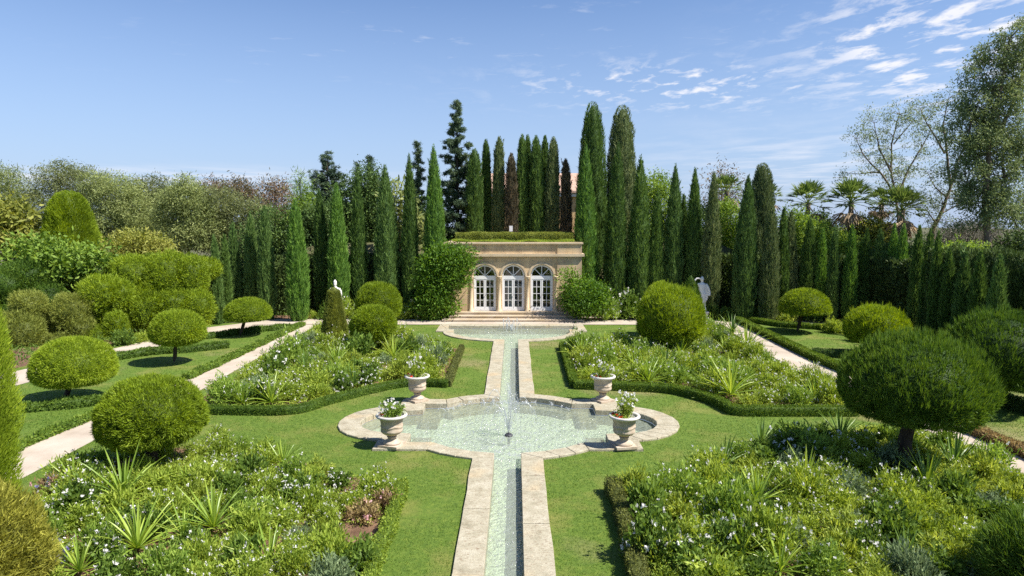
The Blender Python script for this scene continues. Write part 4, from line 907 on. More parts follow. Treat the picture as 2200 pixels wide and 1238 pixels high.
# ---------------------------------------------------------------- trees
def tree(name, label, cat, x, y, H, blobs, mat, n, ll, lw, trunk_r=.18, bark='bark', group=None, z0=0, trunk_h=None, limbs=True, droop=.0, diamond=True, clump=.35, per=14, twig=0, lean=0, squash=.8, hang=0):
    """blobs = crown lobes (dx, dy, z, rx, rz); leaves sit in many small clumps through the lobes"""
    t = thing(name, label, cat, (x, y, z0), group); cr = MB(); tr = MB()
    th = trunk_h or H * .4
    z = np.linspace(-.2, th, 7); TP = np.column_stack([lean * (z / th) ** 1.4 + .06 * np.sin(z * 1.3), .05 * np.sin(z * 1.7), z]); tr.tube(TP, np.interp(z, [-.2, .3, th], [trunk_r * 1.4, trunk_r, trunk_r * .7]), 8)
    top = TP[-1]; vol = sum(b[3] ** 2 * b[4] for b in blobs)
    for b in blobs:
        c = np.array(b[:3]); r = np.array([b[3], b[3], b[4]]); nb = max(40, int(n * b[3] ** 2 * b[4] / vol)); k = max(3, nb // per)
        d = nrm(rng.normal(size=(k, 3))); q = d * (rng.uniform(.12, 1, k) ** .36)[:, None]; q *= (1 + .28 * wob(d, 2.6, rng.uniform(0, 9)))[:, None]
        cc = c + q * r; ct = rng.normal(0, .15, k) + .12 * wob(cc, 1.1) + rng.normal(0, .08)
        if limbs:
            s = TP[rng.integers(3, 7)]; mid = s + (c - s) * .5 + [0, 0, .12 * np.linalg.norm(c - s)]
            tr.tube([s, mid, c], [trunk_r * .55, trunk_r * .35, trunk_r * .15], 6)
            for e in cc[rng.permutation(k)[:max(4, twig)]]:
                s2 = c * .6 + mid * .4 if rng.random() < .5 else c
                tr.tube([s2, (s2 + e) / 2 + [0, 0, .06], e], [trunk_r * .16, trunk_r * .1, trunk_r * .04], 4, cap=False)
        P = np.repeat(cc, per, 0) + rng.normal(0, clump, (k * per, 3)) * [1, 1, squash]
        m_ = len(P); D = rng.normal(size=(m_, 3)) + .5 * (P - c) / r + [0, 0, -droop + .15]
        if hang: D = D * [.5, .5, .5] + [0, 0, -hang]
        cr.blades(P, D, ll * rng.uniform(.5, 1.4, m_), lw * rng.uniform(.7, 1.3, m_), .47 + np.repeat(ct, per) + rng.normal(0, .14, m_), 0, diamond)
    cr.build('crown', M[mat], t); tr.build('trunk', M[bark], t)
    return t
def ptree(name, label, cat, Y, ub, lob, mat, n, ll, lw, group=None, z0=0, **k):
    """lobes in photo pixels (u, v, half width, half height[, dy])"""
    x = At(ub, 560, Y)[0]; bl = []; top = 0
    for l in lob:
        dy = l[4] if len(l) > 4 else 0; X, _, Z = At(l[0], l[1], Y + dy); s = (Y + dy) / F
        bl.append((X - x, dy, Z - z0, l[2] * s, l[3] * s)); top = max(top, Z - z0 + l[3] * s)
    return tree(name, label, cat, x, Y, top, bl, mat, n, ll, lw, group=group, z0=z0, **k)
GL = 'silvery trees beyond the left hedge'
kw = dict(bark='bark_pale', clump=.25, per=26, hang=.25)
ptree('olive_tree', 'silvery tree tuft against the sky at the left edge of the photo', 'tree', 62, 20, [(22, 385, 34, 32), (-20, 400, 50, 40), (40, 440, 60, 40), (-10, 480, 70, 50)], 'olive', 26000, .24, .058, GL, **kw)
ptree('olive_tree', 'tall silvery tree behind the great tapered topiary on the left', 'tree', 60, 140, [(125, 378, 46, 30), (170, 400, 60, 46), (100, 440, 50, 60), (210, 460, 60, 60), (150, 500, 70, 40)], 'olive_dark', 34000, .24, .058, GL, **kw)
ptree('olive_tree', 'broad silvery tree right of the great tapered topiary', 'tree', 58, 262, [(205, 395, 40, 26), (250, 420, 56, 46), (285, 450, 50, 56), (235, 490, 60, 44), (300, 510, 46, 40)], 'olive', 32000, .24, .058, GL, **kw)
ptree('olive_tree', 'hazy silvery tree in the middle of the left skyline', 'tree', 61, 335, [(325, 410, 44, 36), (345, 450, 46, 46), (310, 480, 50, 44), (355, 520, 50, 40)], 'olive_dark', 28000, .24, .058, GL, **kw)
ptree('olive_tree', 'silvery tree with a bare pale trunk showing below its crown on the left', 'tree', 56, 386, [(400, 402, 30, 24), (395, 430, 46, 36), (425, 455, 40, 44), (365, 460, 36, 36), (440, 500, 44, 40), (400, 510, 44, 30)], 'olive', 30000, .24, .058, GL, trunk_h=5.5, **kw)
ptree('olive_tree', 'silvery tree next to the reddish crown on the left skyline', 'tree', 57, 480, [(470, 440, 44, 40), (510, 470, 40, 46), (460, 500, 50, 40), (530, 510, 40, 36), (555, 465, 34, 40)], 'olive_dark', 28000, .24, .058, GL, **kw)
GR = 'rusty leaved trees on the skyline'
ptree('russet_tree', 'rusty brown crown above the silvery trees on the left', 'tree', 68, 500, [(455, 410, 28, 26), (505, 412, 40, 24), (540, 435, 30, 30)], 'rust', 6000, .3, .09, GR, per=10, clump=.4)
ptree('russet_tree', 'rusty brown crown left of the feathery bright conifer', 'tree', 66, 592, [(590, 405, 30, 24), (600, 440, 36, 40), (575, 470, 34, 40), (612, 490, 36, 40)], 'rust', 7500, .3, .09, GR, per=10, clump=.4)
ptree('russet_tree', 'thin half bare tree showing above the right cypresses', 'tree', 62, 1552, [(1550, 385, 34, 26), (1565, 420, 40, 40), (1540, 450, 40, 40)], 'rust', 3000, .26, .08, GR, per=8, clump=.5, twig=14)
GT = 'dark trees behind the left cypress row'
dt = dict(clump=.27, per=20)
for l, Y, ub, lob, m, n in (
    ('dark dense tree left of the bright standing cypress', 52, 600, [(590, 480, 40, 36), (560, 520, 50, 44), (615, 530, 44, 50), (590, 590, 60, 50), (540, 570, 40, 44)], 'tree', 15000),
    ('dark green tree between the bright cypress and the left statue', 52, 665, [(668, 500, 46, 50), (690, 470, 40, 40), (650, 560, 50, 60), (700, 580, 50, 60)], 'tree', 15000),
    ('dark tree below the cedar behind the left statue', 54, 745, [(745, 440, 44, 50), (770, 480, 48, 50), (740, 540, 54, 60), (790, 570, 50, 60)], 'tree', 16000),
    ('dark tree with sunlit top between two tall cypresses left of the pavilion', 54, 800, [(790, 400, 36, 50), (810, 440, 40, 50), (830, 510, 40, 60), (850, 580, 44, 60)], 'tree', 15000),
    ('dark tree behind the slim bright cypress', 52, 900, [(905, 470, 36, 50), (890, 540, 46, 60), (930, 560, 46, 60), (960, 520, 36, 50), (910, 620, 50, 44)], 'tree', 14000),
    ('dark tree masking the ground left of the climber', 50, 860, [(850, 610, 50, 50), (800, 630, 50, 44), (900, 640, 50, 40)], 'hedge_dark', 9000)):
    ptree('broadleaf_tree', l, 'tree', Y, ub, lob, m, int(n * 1.5), .21, .085, GT, **dt)
ptree('laurel_tree', 'pale big leaved tree glinting between the broad bluish cypress and the slim bright one', 'tree', 49, 858, [(856, 430, 24, 40), (860, 490, 24, 40), (856, 550, 22, 40), (905, 490, 18, 40)], 'olive', 1500, .5, .16, None, per=6, clump=.35)
ptree('feathery_conifer', 'bright feathery pointed conifer above the left cypresses', 'conifer', 53, 648, [(645, 385, 9, 24), (648, 415, 20, 26), (655, 450, 32, 30), (660, 490, 38, 34), (640, 500, 34, 40)], 'tree_lit', 12000, .32, .05, None, per=16, clump=.3, diamond=False)
ptree('yellow_shrub', 'yellow green shrub rising behind the big lumpy shrub wall', 'shrub', 48, 300, [(285, 525, 40, 28), (330, 530, 30, 30), (260, 545, 40, 26), (345, 550, 30, 24)], 'tree_yel', 6000, .28, .09, None, per=12, clump=.3)
ptree('banana_plant', 'tall yellow green leafy plant at the left edge below the silvery tuft', 'plant', 46, 20, [(10, 450, 34, 30), (40, 470, 34, 30), (0, 500, 50, 36), (40, 520, 40, 30)], 'tree_yel', 2600, .55, .17, None, per=9, clump=.35)
ptree('fig_tree', 'large leaved tree with a bare pale stem beside the great tapered topiary', 'tree', 40.5, 112, [(70, 525, 34, 20), (110, 545, 44, 30), (160, 560, 44, 34), (55, 560, 44, 30), (200, 580, 34, 30), (120, 590, 54, 30), (215, 545, 30, 18)], 'tree_lit', 5200, .30, .15, None, per=8, clump=.3, bark='bark_pale', trunk_h=3.2, trunk_r=.08)
# great tapered topiary
Y = 47.0; x = At(155, 560, Y)[0]
column_plant('topiary_tree', 'great tapered dome topiary towering over the left hedge', 'topiary', x, Y, At(155, 408, Y)[2], [(0, .2), (.42, .3), (.45, 1.75), (.6, 1.78), (.8, 1.42), (.92, 1.05), (.975, .7), (1, .1)], M['top'], 34000, .2, .045, None, 0, lump=.05, out=.8)
# conifers with tiered branches
def fir(label, u, vt, cw, Y, n, mat='fir', droop=.1, gap=.0, base=0, foot=.14):
    x = At(u, 560, Y)[0]; H = At(u, vt, Y)[2] - base; Rm = cw * Y / F / 2
    t = thing('fir_tree', label, 'conifer', (x, Y, base), 'conifers behind the pavilion and the left row'); cr = MB(); tr = MB()
    tr.tube([(0, 0, -.2), (0, 0, H * .5), (0, 0, H * .99)], [.22, .13, .02], 7); z = H * foot; sd = rng.uniform(0, 9)
    while z < H * .985:
        f = (z / H - foot) / (1 - foot); r0 = Rm * (1 - f) ** .8 * min(1, .6 + f * 3)
        for k in range(3):
            a = rng.uniform(0, 2 * PI); r = max(r0 * (rng.uniform(.35, 1.0) if rng.random() < .72 else rng.uniform(1.0, 1.3)), .14); q = np.linspace(0, 1, 9); zz = z + rng.uniform(-.15, .15)
            up = rng.uniform(.1, .5); B = np.column_stack([q * r * math.cos(a), q * r * math.sin(a), zz + up * r * q ** 2 - droop * r * q * rng.uniform(.5, 3)]); tr.tube(B[::2], np.linspace(.04, .01, 5), 4, cap=False)
            m_ = max(24, int(n * r / (Rm * H * 7))); nc = max(3, int(r / .16)); sc_ = rng.uniform(.15, 1.0, nc) ** .8; s = np.repeat(sc_, m_ // nc + 1); m_ = len(s)
            off = np.repeat(rng.normal(0, .05 + .09 * r, (nc, 3)) * [1, 1, .5], m_ // nc, 0)
            P = np.column_stack([np.interp(s, q, B[:, i]) for i in range(3)]) + off + rng.normal(0, .085, (m_, 3)) * [1, 1, .8]
            D = np.column_stack([np.full(m_, math.cos(a)), np.full(m_, math.sin(a)), np.full(m_, .15)]) + rng.normal(0, .8, (m_, 3))
            cr.blades(P, D, .19 * rng.uniform(.5, 1.3, m_), .05, .42 + .25 * (s - .5) + np.repeat(rng.normal(0, .12, nc), m_ // nc) + rng.normal(0, .12, m_))
        z += H * .012 + rng.uniform(0, .09)
    cr.build('crown', M[mat], t); tr.build('trunk', M['bark'], t)
fir('tallest ragged fir left of the pavilion roof, standing clear of the cypresses', 984, 213, 128, 52, 150000)
fir('slim dark fir between the slim bright cypress and the climber cypress', 900, 300, 66, 53, 50000)
fir('blue green cedar with level branches above the left cypresses', 708, 324, 190, 56, 90000, foot=.3)
fir('small pointed fir on the skyline right of the cedar', 799, 328, 76, 56, 40000)
fir('thin spire of a fir just left of the small pointed fir', 772, 345, 54, 57, 24000)
# right background
GS = 'trees and shrubs behind the right cypress row'
for l, Y, ub, lob, m, n in (
    ('grey green sunlit tree behind the pointed cypress right of the pavilion', 56, 1410, [(1405, 400, 34, 30), (1420, 440, 40, 44), (1395, 500, 40, 50), (1430, 520, 40, 50)], 'tree_lit', 12000),
    ('mixed green tree behind the right statue cypresses', 55, 1500, [(1470, 470, 36, 44), (1510, 490, 44, 50), (1480, 540, 44, 44), (1530, 550, 44, 44)], 'tree', 12000),
    ('light green tree between olive tinted and broad bluish cypress', 52, 1562, [(1560, 470, 34, 40), (1575, 520, 36, 44), (1550, 560, 36, 40), (1580, 590, 30, 40)], 'tree_lit', 10000),
    ('olive shrub below the first fan palm', 50, 1715, [(1705, 480, 34, 34), (1735, 500, 40, 36), (1700, 530, 40, 36), (1750, 540, 40, 36)], 'tree_lit', 8000),
    ('dark round tree crown right of the first fan palm', 54, 1755, [(1755, 480, 26, 26), (1765, 510, 36, 34)], 'tree', 5000),
    ('light green shrub between the fan palms', 50, 1805, [(1800, 530, 36, 34), (1830, 540, 40, 36), (1780, 560, 40, 36), (1850, 570, 40, 34)], 'tree_lit', 9000),
    ('yellow and rust coloured shrub beneath the second fan palm', 51, 1865, [(1850, 490, 36, 24), (1885, 500, 34, 26), (1870, 520, 44, 30)], 'tree_yel', 6500),
    ('green shrub mass beneath the third fan palm', 48, 1940, [(1920, 560, 44, 36), (1960, 570, 44, 36), (1990, 550, 36, 34), (1890, 575, 40, 34)], 'tree', 10000),
    ('sunlit shrub rising over the tall clipped hedge', 41, 2070, [(2060, 548, 36, 24), (2100, 556, 40, 22), (2030, 570, 34, 26), (2140, 565, 40, 20)], 'tree_lit', 7000),
    ('dark evergreen at the right edge above the tall hedge', 40, 2185, [(2190, 535, 40, 36), (2160, 560, 40, 26), (2215, 575, 44, 36)], 'hedge_dark', 7000)):
    ptree('broadleaf_tree', l, 'tree', Y, ub, lob, m, int(n * 1.5), .21, .085, GS, **dt)
ptree('bare_shrub', 'grey twiggy leafless shrub above the right hedge', 'shrub', 50, 2080, [(2060, 515, 50, 26), (2100, 510, 50, 28), (2140, 525, 34, 22)], 'greytwig', 14000, .4, .03, None, per=10, clump=.35, diamond=False, trunk_h=2.5)
# eucalyptus and the big tree at right
def limb_tree(label, x, y, stems, leafmat, per, ll, lw, clump, group, name='eucalyptus_tree', r0=.2, hang=.2, sub=4, z0=0, seed=0, bark='bark_pale', spread=1.0):
    """stems = world polylines; side branches fork off and end in loose leaf clumps"""
    t = thing(name, label, 'tree', (x, y, z0), group); cr = MB(); tr = MB(); rs = np.random.default_rng(seed); tips = []
    for P, r in stems:
        P = resample([tuple(np.array(p) - [x, y, z0]) for p in P], .6); k = len(P); P = P + np.cumsum(rs.normal(0, .03, P.shape), 0) * (np.arange(k) > 1)[:, None]
        tr.tube(P, np.linspace(r, r * .22, k), 7); L = len(P) * .6
        for j in range(int(k * .28), k):
            for q in range(sub if j < k - 1 else sub + 3):
                d = nrm(rs.normal(size=3) * [1, .9, .5] + [0, 0, .55]); l = rs.uniform(.5, 1.35) * spread * (1.3 - .6 * j / k)
                e = P[j] + d * l; tr.tube([P[j], (P[j] + e) / 2 + [0, 0, .08], e], [r * .16, r * .1, r * .05], 4, cap=False); tips.append(e)
                for w in range(3):
                    e2 = e + nrm(rs.normal(size=3) + d) * rs.uniform(.2, .6) * spread; tr.tube([e, e2], [r * .05, r * .02], 3, cap=False); tips.append(e2)
    C_ = np.repeat(np.array(tips), per, 0); n = len(C_); P = C_ + rs.normal(0, clump, (n, 3)); D = rs.normal(size=(n, 3)) + [0, 0, -hang]
    cr.blades(P, D, ll * rs.uniform(.5, 1.3, n), lw, .5 + .2 * wob(C_, 1.3) + rs.normal(0, .15, n), 0, True)
    cr.build('crown', M[leafmat], t); tr.build('trunk', M[bark], t)
def stem(Y, *uv, dy=0): return [tuple(np.array(At(u, v, Y + dy * i))) for i, (u, v) in enumerate(uv)]
GE = 'airy eucalyptus trees on the right'
Y = 54; limb_tree('thin airy eucalyptus with open fan shaped crown above the palms', At(1928, 560, Y)[0], Y, [
    (stem(Y, (1928, 640), (1925, 430), (1915, 370), (1922, 300), (1935, 245)), .16), (stem(Y, (1925, 425), (1890, 370), (1855, 335), (1838, 300)), .1), (stem(Y, (1925, 425), (1950, 370), (1985, 310), (2000, 285)), .1),
    (stem(Y, (1915, 370), (1888, 320), (1880, 265)), .09), (stem(Y, (1890, 370), (1850, 372), (1825, 370)), .07), (stem(Y, (1920, 310), (1950, 270), (1965, 250)), .06)], 'euc', 11, .2, .06, .17, GE, seed=3, sub=3, spread=1.05)
Y = 50; limb_tree('leaning eucalyptus with bare forked trunk right of the third palm', At(2003, 560, Y)[0], Y, [
    (stem(Y, (2003, 600), (2008, 490), (2030, 440), (2052, 380), (2068, 330), (2085, 300)), .2), (stem(Y, (2042, 400), (2035, 330), (2025, 270), (2035, 215)), .11), (stem(Y, (2030, 330), (2000, 280), (1980, 240)), .08),
    (stem(Y, (2035, 425), (2005, 400), (1990, 370)), .06), (stem(Y, (2012, 480), (1992, 455), (1975, 440)), .06), (stem(Y, (2020, 460), (2060, 440), (2085, 420)), .06)], 'euc', 11, .2, .06, .17, GE, seed=5, sub=3, spread=1.05)
Y = 45; limb_tree('tall dense eucalyptus filling the upper right corner of the photo', At(2130, 560, Y)[0], Y, [
    (stem(Y, (2130, 600), (2115, 420), (2120, 300), (2140, 200), (2165, 85)), .26), (stem(Y, (2115, 380), (2090, 320), (2085, 270), (2105, 215)), .13), (stem(Y, (2120, 320), (2160, 260), (2190, 200), (2200, 130)), .16), (stem(Y, (2115, 430), (2160, 380), (2210, 330)), .14),
    (stem(Y, (2140, 210), (2120, 180), (2115, 150)), .08), (stem(Y, (2120, 420), (2085, 400), (2075, 370)), .08), (stem(Y, (2125, 470), (2170, 450), (2200, 440)), .1), (stem(Y, (2160, 390), (2150, 340), (2160, 300)), .1), (stem(Y, (2190, 210), (2230, 200), (2260, 160)), .1),
    (stem(Y, (2150, 300), (2130, 270), (2100, 250)), .08), (stem(Y, (2110, 480), (2095, 500), (2120, 440)), .06), (stem(Y, (2170, 440), (2185, 500), (2200, 480)), .08), (stem(Y, (2115, 400), (2095, 440), (2105, 470)), .07), (stem(Y, (2130, 260), (2175, 300), (2190, 350)), .09), (stem(Y, (2120, 330), (2095, 340), (2080, 300)), .08), (stem(Y, (2160, 110), (2185, 130), (2205, 110)), .07)], 'euc', 34, .22, .066, .21, GE, seed=8, r0=.26, sub=4, spread=1.15)
# fan palms
def palm(label, u, v, cw, Y, n=22, dead=6):
    x, _, z = At(u, v, Y); t = thing('fan_palm', label, 'palm', (x, Y, 0), 'fan palms above the right cypresses'); R = cw * Y / F / 2 * 1.25
    tr = MB(); zz = np.linspace(-.1, z, 9); tr.tube(np.column_stack([.05 * np.sin(zz), 0 * zz, zz]), np.interp(zz, [0, z], [.24, .17]), 9); tr.build('trunk', M['bark_pale'], t)
    for nm, mt, cnt, lo, hi in (('frond', 'palm', n, -.25, 1.5), ('dead_frond', 'palm_dry', dead, -1.3, -.7)):
        for k in range(cnt):
            mb = MB(); a = 2 * PI * (k * .618 % 1) + rng.uniform(-.2, .2); el = lo + (hi - lo) * ((k + .5) / cnt) ** .8; l = R * rng.uniform(.4, .55)
            d = np.array([math.cos(a) * math.cos(el), math.sin(a) * math.cos(el), math.sin(el)]); q = np.linspace(0, 1, 5)
            B = np.array([0, 0, z]) + d * (q * l)[:, None] + np.array([0, 0, -.08]) * (q ** 2 * l)[:, None]; mb.tube(B, np.linspace(.03, .016, 5), 4, 0, .8, cap=False)
            h = B[-1]; side = nrm(np.cross(d, [0, 0, 1.0])); upv = np.cross(side, d); m_ = 17
            for s in np.linspace(-1.15, 1.15, m_):
                dd = nrm(d * math.cos(s * .95) + side * math.sin(s * .95) + upv * .12 * rng.normal()); ln = R * rng.uniform(.42, .58) * (1 - .18 * abs(s))
                w = .06 * R; nn_ = np.cross(dd, upv); nn_ = nn_ / (np.linalg.norm(nn_) + 1e-6)
                tip = h + dd * ln + np.array([0, 0, -1]) * ln * rng.uniform(.02, .22); mid = h + dd * ln * .55
                tn = np.clip(.5 + rng.normal(0, .16), 0, 1)
                mb.add([h, mid + nn_ * w * .5 + upv * .01, tip, mid - nn_ * w * .5 + upv * .01], np.array([(0, 1, 2, 3)]), 0, tn)
            mb.build(nm, M[mt], t)
palm('first fan palm, crown clear against the sky above the mushroom topiary', 1735, 438, 96, 52, 20)
palm('second fan palm with wide dense crown below the airy eucalyptus', 1828, 436, 104, 51, 26, 8)
palm('third fan palm with drooping bright fronds left of the leaning eucalyptus', 1938, 452, 104, 50, 26, 8)
palm('small dark fan palm half hidden between the second and third palms', 1893, 436, 66, 53, 18, 10)
palm('fan palm half hidden behind the broad rounded dark cypress', 1652, 425, 62, 53, 18, 4)
palm('fan palm glimpsed between the olive tinted cypress and the broad bluish one', 1560, 412, 74, 55, 20, 4)
# pavilion planting
ptree('climbing_plant', 'big leafy climber smothering the left end of the pavilion', 'climber', 44.2, 945, [(960, 550, 36, 26), (1000, 556, 22, 24), (928, 578, 30, 34), (975, 596, 32, 28), (935, 628, 32, 32), (955, 656, 28, 26), (908, 602, 18, 24), (985, 565, 26, 30), (918, 658, 28, 24), (1008, 584, 12, 16)], 'climb', 13000, .20, .085, None, per=14, clump=.26, trunk_h=1.5, trunk_r=.1)
ptree('evergreen_shrub', 'rounded bright leafy shrub at the right end of the pavilion', 'shrub', 44.0, 1255, [(1222, 592, 22, 14), (1240, 625, 34, 30), (1275, 630, 32, 28), (1255, 655, 42, 26), (1290, 645, 18, 22), (1230, 645, 24, 24)], 'climb', 9000, .18, .08, None, per=14, clump=.22, trunk_h=.8, trunk_r=.08)
# ---------------------------------------------------------------- borders
LM = [  # landmarks used to single out plants
 ('the big dark dome tree', *G(1935, 1015)), ('the low wide dome', *G(325, 1008)), ('the tall rounded dome tree', *G(1436, 757)), ('the squat bright dome', *G(783, 760)), ('the clipped cone', *G(720, 745)),
 ('the front left urn', -3.5, 18.6), ('the front right urn', 3.1, 18.5), ('the rear left urn', -3.5, 24.6), ('the rear right urn', 3.2, 24.8)]
def near_lawn(name): pass
class Bush: pass
def bush_proto(kind):
    fol, blo, bm, fm, a, h, n, bl, bw, nb, shp = kind
    mb = MB(); sd = rng.uniform(0, 30)
    # shoots: leafy stems rising through the mound
    n = int(n * 1.0); ns = max(10, n // 22); d = nrm(rng.normal(size=(ns, 3)) * [1, 1, .8] + [0, 0, .55]); d[:, 2] = np.abs(d[:, 2]) + .05; lf = 1 + .35 * wob(d, 2.7, sd)
    T = d * np.array([a, a, h]) * (lf * rng.uniform(.75, 1.1, ns))[:, None]
    q = rng.uniform(.25, 1.0, (ns, 22))[..., None]; P = (T[:, None] * q * [1, 1, 1]).reshape(-1, 3); P[:, 2] = P[:, 2] * .85 + .15 * h * np.sin(q.reshape(-1) * PI); P += rng.normal(0, .025 + .03 * a, P.shape)
    P[:, 2] = np.maximum(P[:, 2], .02); m_ = len(P)
    D = np.repeat(nrm(T), 22, 0) * .7 + rng.normal(0, shp, (m_, 3)) + [0, 0, .25]
    mb.blades(P, D, bl * 1.2 * rng.uniform(.5, 1.4, m_), bw * 1.25 * rng.uniform(.7, 1.3, m_), .5 + np.repeat(rng.normal(0, .19, ns), 22) + rng.normal(0, .14, m_), 0, True)
    fl = None
    if nb:
        fl = MB(); k = rng.choice(ns, min(nb, ns), replace=False); c = T[k] * [1, 1, .85] + rng.normal(0, .03, (len(k), 3)) + [0, 0, .04]
        for cc in c:
            m2 = 7; fl.blades(np.repeat([cc], m2, 0) + rng.normal(0, .008, (m2, 3)), rng.normal(size=(m2, 3)) + [0, 0, .35], bm * rng.uniform(.7, 1.2), bm * .8, rng.uniform(.2, 1, m2), 0, True)
    return mb.mesh('foliage', [M[fol]]), (fl.mesh('blossom', [M[blo]]) if fl else None)
# kind: foliage material, blossom material, blossom size, -, radius, height, leaves, leaf length, leaf width, blossoms, spread
KD = {
 'rose': ('rose_bush', 'dark white flowered rose bush', 'bush', ('b_dark', 'petal', .058, 0, .46, .72, 2200, .07, .036, 26, .6)),
 'daisy': ('flowering_shrub', 'fine white dotted shrub', 'shrub', ('b_light', 'petal', .032, 0, .52, .55, 3000, .075, .02, 44, .55)),
 'gaura': ('flowering_shrub', 'loose airy white flowered plant', 'plant', ('tree_lit', 'petal', .036, 0, .5, .68, 2600, .09, .022, 26, .6)),
 'mound': ('low_shrub', 'plain light green shrub', 'shrub', ('b_light', None, 0, 0, .52, .48, 2600, .08, .024, 0, .5)),
 'gold': ('golden_shrub', 'yellow green feathery shrub', 'shrub', ('b_yel', None, 0, 0, .5, .52, 2300, .09, .022, 0, .5)),
 'grey': ('grey_shrub', 'grey green herb', 'herb', ('b_grey', None, 0, 0, .45, .46, 2300, .075, .02, 0, .5)),
 'dark': ('leafy_shrub', 'dark leafy shrub', 'shrub', ('b_dark', None, 0, 0, .5, .55, 2000, .09, .042, 0, .6)),
 'lav': ('lavender', 'violet flowered grey clump', 'flower', ('b_grey', 'petal_blue', .06, 0, .3, .42, 900, .08, .018, 24, .4)),
 'pink': ('flowering_shrub', 'reddish pink flowered plant', 'plant', ('b_red', 'petal_pink', .05, 0, .36, .36, 1100, .07, .026, 9, .6)),
}
PROTO = {k: [bush_proto(v[3]) for _ in range(3)] for k, v in KD.items()}
def strap_proto(dark, size):
    mb = MB(); n = int(26 + 10 * size)
    for k in range(n):
        f = (k + .5) / n; a = k * 2.39996 + rng.uniform(-.2, .2); el = .25 + 1.15 * (1 - f) ** .7 if k > 0 else 1.4; el = 1.42 - 1.25 * f ** .9 + rng.uniform(-.12, .12)
        l = rng.uniform(.72, 1.08) * (1 - .25 * abs(f - .4)); q = np.linspace(0, 1, 7); bend = rng.uniform(.15, .55) * (.35 + f)
        d = np.array([math.cos(a), math.sin(a)]); r = q * l * math.cos(el); z = .06 + q * l * math.sin(el) - bend * l * q ** 2.3 * .55
        B = np.column_stack([d[0] * r, d[1] * r, np.maximum(z, .02)]); s = np.array([-d[1], d[0], 0]); w = .045 * np.sin(np.clip(.25 + q * .75, 0, 1) * PI) ** .7 * (1 - q * .35) + .004
        V = np.stack([B + s * w[:, None] * .5 + [0, 0, .012], B, B - s * w[:, None] * .5 + [0, 0, .012]], 1).reshape(-1, 3)
        Q = np.array([(i * 3 + j, i * 3 + j + 1, i * 3 + j + 4, i * 3 + j + 3) for i in range(6) for j in range(2)]); tn = np.clip(.45 + rng.normal(0, .16) + .25 * q.repeat(3), 0, 1)
        mb.add(V, Q, 0, tn)
    return mb.mesh('leaves', [M['spike_dark' if dark else 'spike']])
STRAP = [strap_proto(d, s) for d, s in ((0, .6), (0, 1), (0, 1.4), (1, .8), (1, 1.2))]
placed = []   # (bed, kind, x, y, object, base label)
SPK = {'SW': [(266, 1085, 1.35, 2), (158, 1050, .9, 0), (460, 1146, 1.15, 1), (396, 1165, .85, 0), (296, 1192, 1.2, 2), (608, 1008, .85, 1), (580, 1225, .95, 1), (172, 1240, .8, 0), (608, 1110, .6, 0), (404, 1055, .75, 1)],
 'SE': [(1554, 1012, .85, 4), (1635, 966, .85, 3), (1805, 955, .95, 4), (1734, 1040, .85, 1), (1627, 1093, 1.0, 1), (1590, 1108, .75, 0), (1991, 1058, 1.0, 2), (2049, 1020, 1.1, 4), (1595, 1205, .9, 1), (1676, 1240, .7, 0), (1946, 1215, .65, 3)],
 'NE': [(1252, 773, 1.1, 1), (1363, 797, 1.05, 1), (1393, 830, 1.2, 2), (1430, 800, 1.05, 4), (1570, 858, 1.35, 1), (1605, 755, 1.25, 1), (1573, 720, 1.1, 4), (1463, 768, 1.0, 0), (1389, 768, .9, 4), (1751, 866, .9, 1), (1799, 866, .9, 1), (1557, 760, .8, 0)],
 'NW': [(723, 791, 1.1, 1), (658, 810, 1.0, 3), (584, 874, 1.05, 1), (846, 776, 1.05, 1), (946, 776, .9, 0), (523, 875, .9, 0), (760, 835, .8, 3)]}
BN = {'SW': 'front left', 'SE': 'front right', 'NW': 'rear left', 'NE': 'rear right'}
SG = 'spiky strap leaved plants in the borders'
for bname, lst in SPK.items():
    for u, v, s, k in lst:
        x, y = G(u, v); o = thing('spiky_plant', '', 'plant', (x, y, .05), SG, rng.uniform(0, 6)); s *= 1.05 if bname == 'SW' else 1.25; o.scale = (s, s, s * rng.uniform(.95, 1.1))
        c = bpy.data.objects.new('leaves', STRAP[k]); C.objects.link(c); c.parent = o
        look = 'dark green spiky rosette' if k > 2 else ('large bright spiky rosette' if s > 1.12 else 'bright green spiky rosette' if s > .88 else 'small spiky rosette')
        placed.append([bname, 'spk', x, y, o, look])
def fill(bname, poly, spacing, weights, big=1.0, bare=None, maxn=200, edge=.3):
    P = np.array(poly); lo, hi = P.min(0), P.max(0); pts = []
    ks = list(weights); pr = np.array([weights[k] for k in ks], float); pr /= pr.sum()
    for _ in range(9000):
        q = rng.uniform(lo, hi)
        if q[1] < 11.4 or not pip([q], poly)[0]: continue
        if bare and any((q[0] - bx) ** 2 + (q[1] - by) ** 2 < br ** 2 for bx, by, br in bare): continue
        if any((q[0] - a[0]) ** 2 + (q[1] - a[1]) ** 2 < spacing ** 2 for a in pts): continue
        if any((q[0] - a[2]) ** 2 + (q[1] - a[3]) ** 2 < .52 ** 2 for a in placed if a[1] == 'spk'): continue
        # keep clumps of a kind together
        A_ = np.array(poly); B_ = np.roll(A_, -1, 0); t_ = np.clip(((q - A_) * (B_ - A_)).sum(1) / ((B_ - A_) ** 2).sum(1), 0, 1)[:, None]
        if np.linalg.norm(A_ + (B_ - A_) * t_ - q, axis=1).min() < edge: continue
        pts.append(q)
        f = wob(np.array([q[0], q[1], 0.]), .55, len(bname) + 1.7) + rng.normal(0, .35)
        k = ks[min(len(ks) - 1, int(np.searchsorted(np.cumsum(pr), .5 + .5 * math.erf(f / .75))))] if rng.random() < .6 else rng.choice(ks, p=pr)
        put_bush(bname, k, q[0], q[1], big)
        if len(pts) >= maxn: break
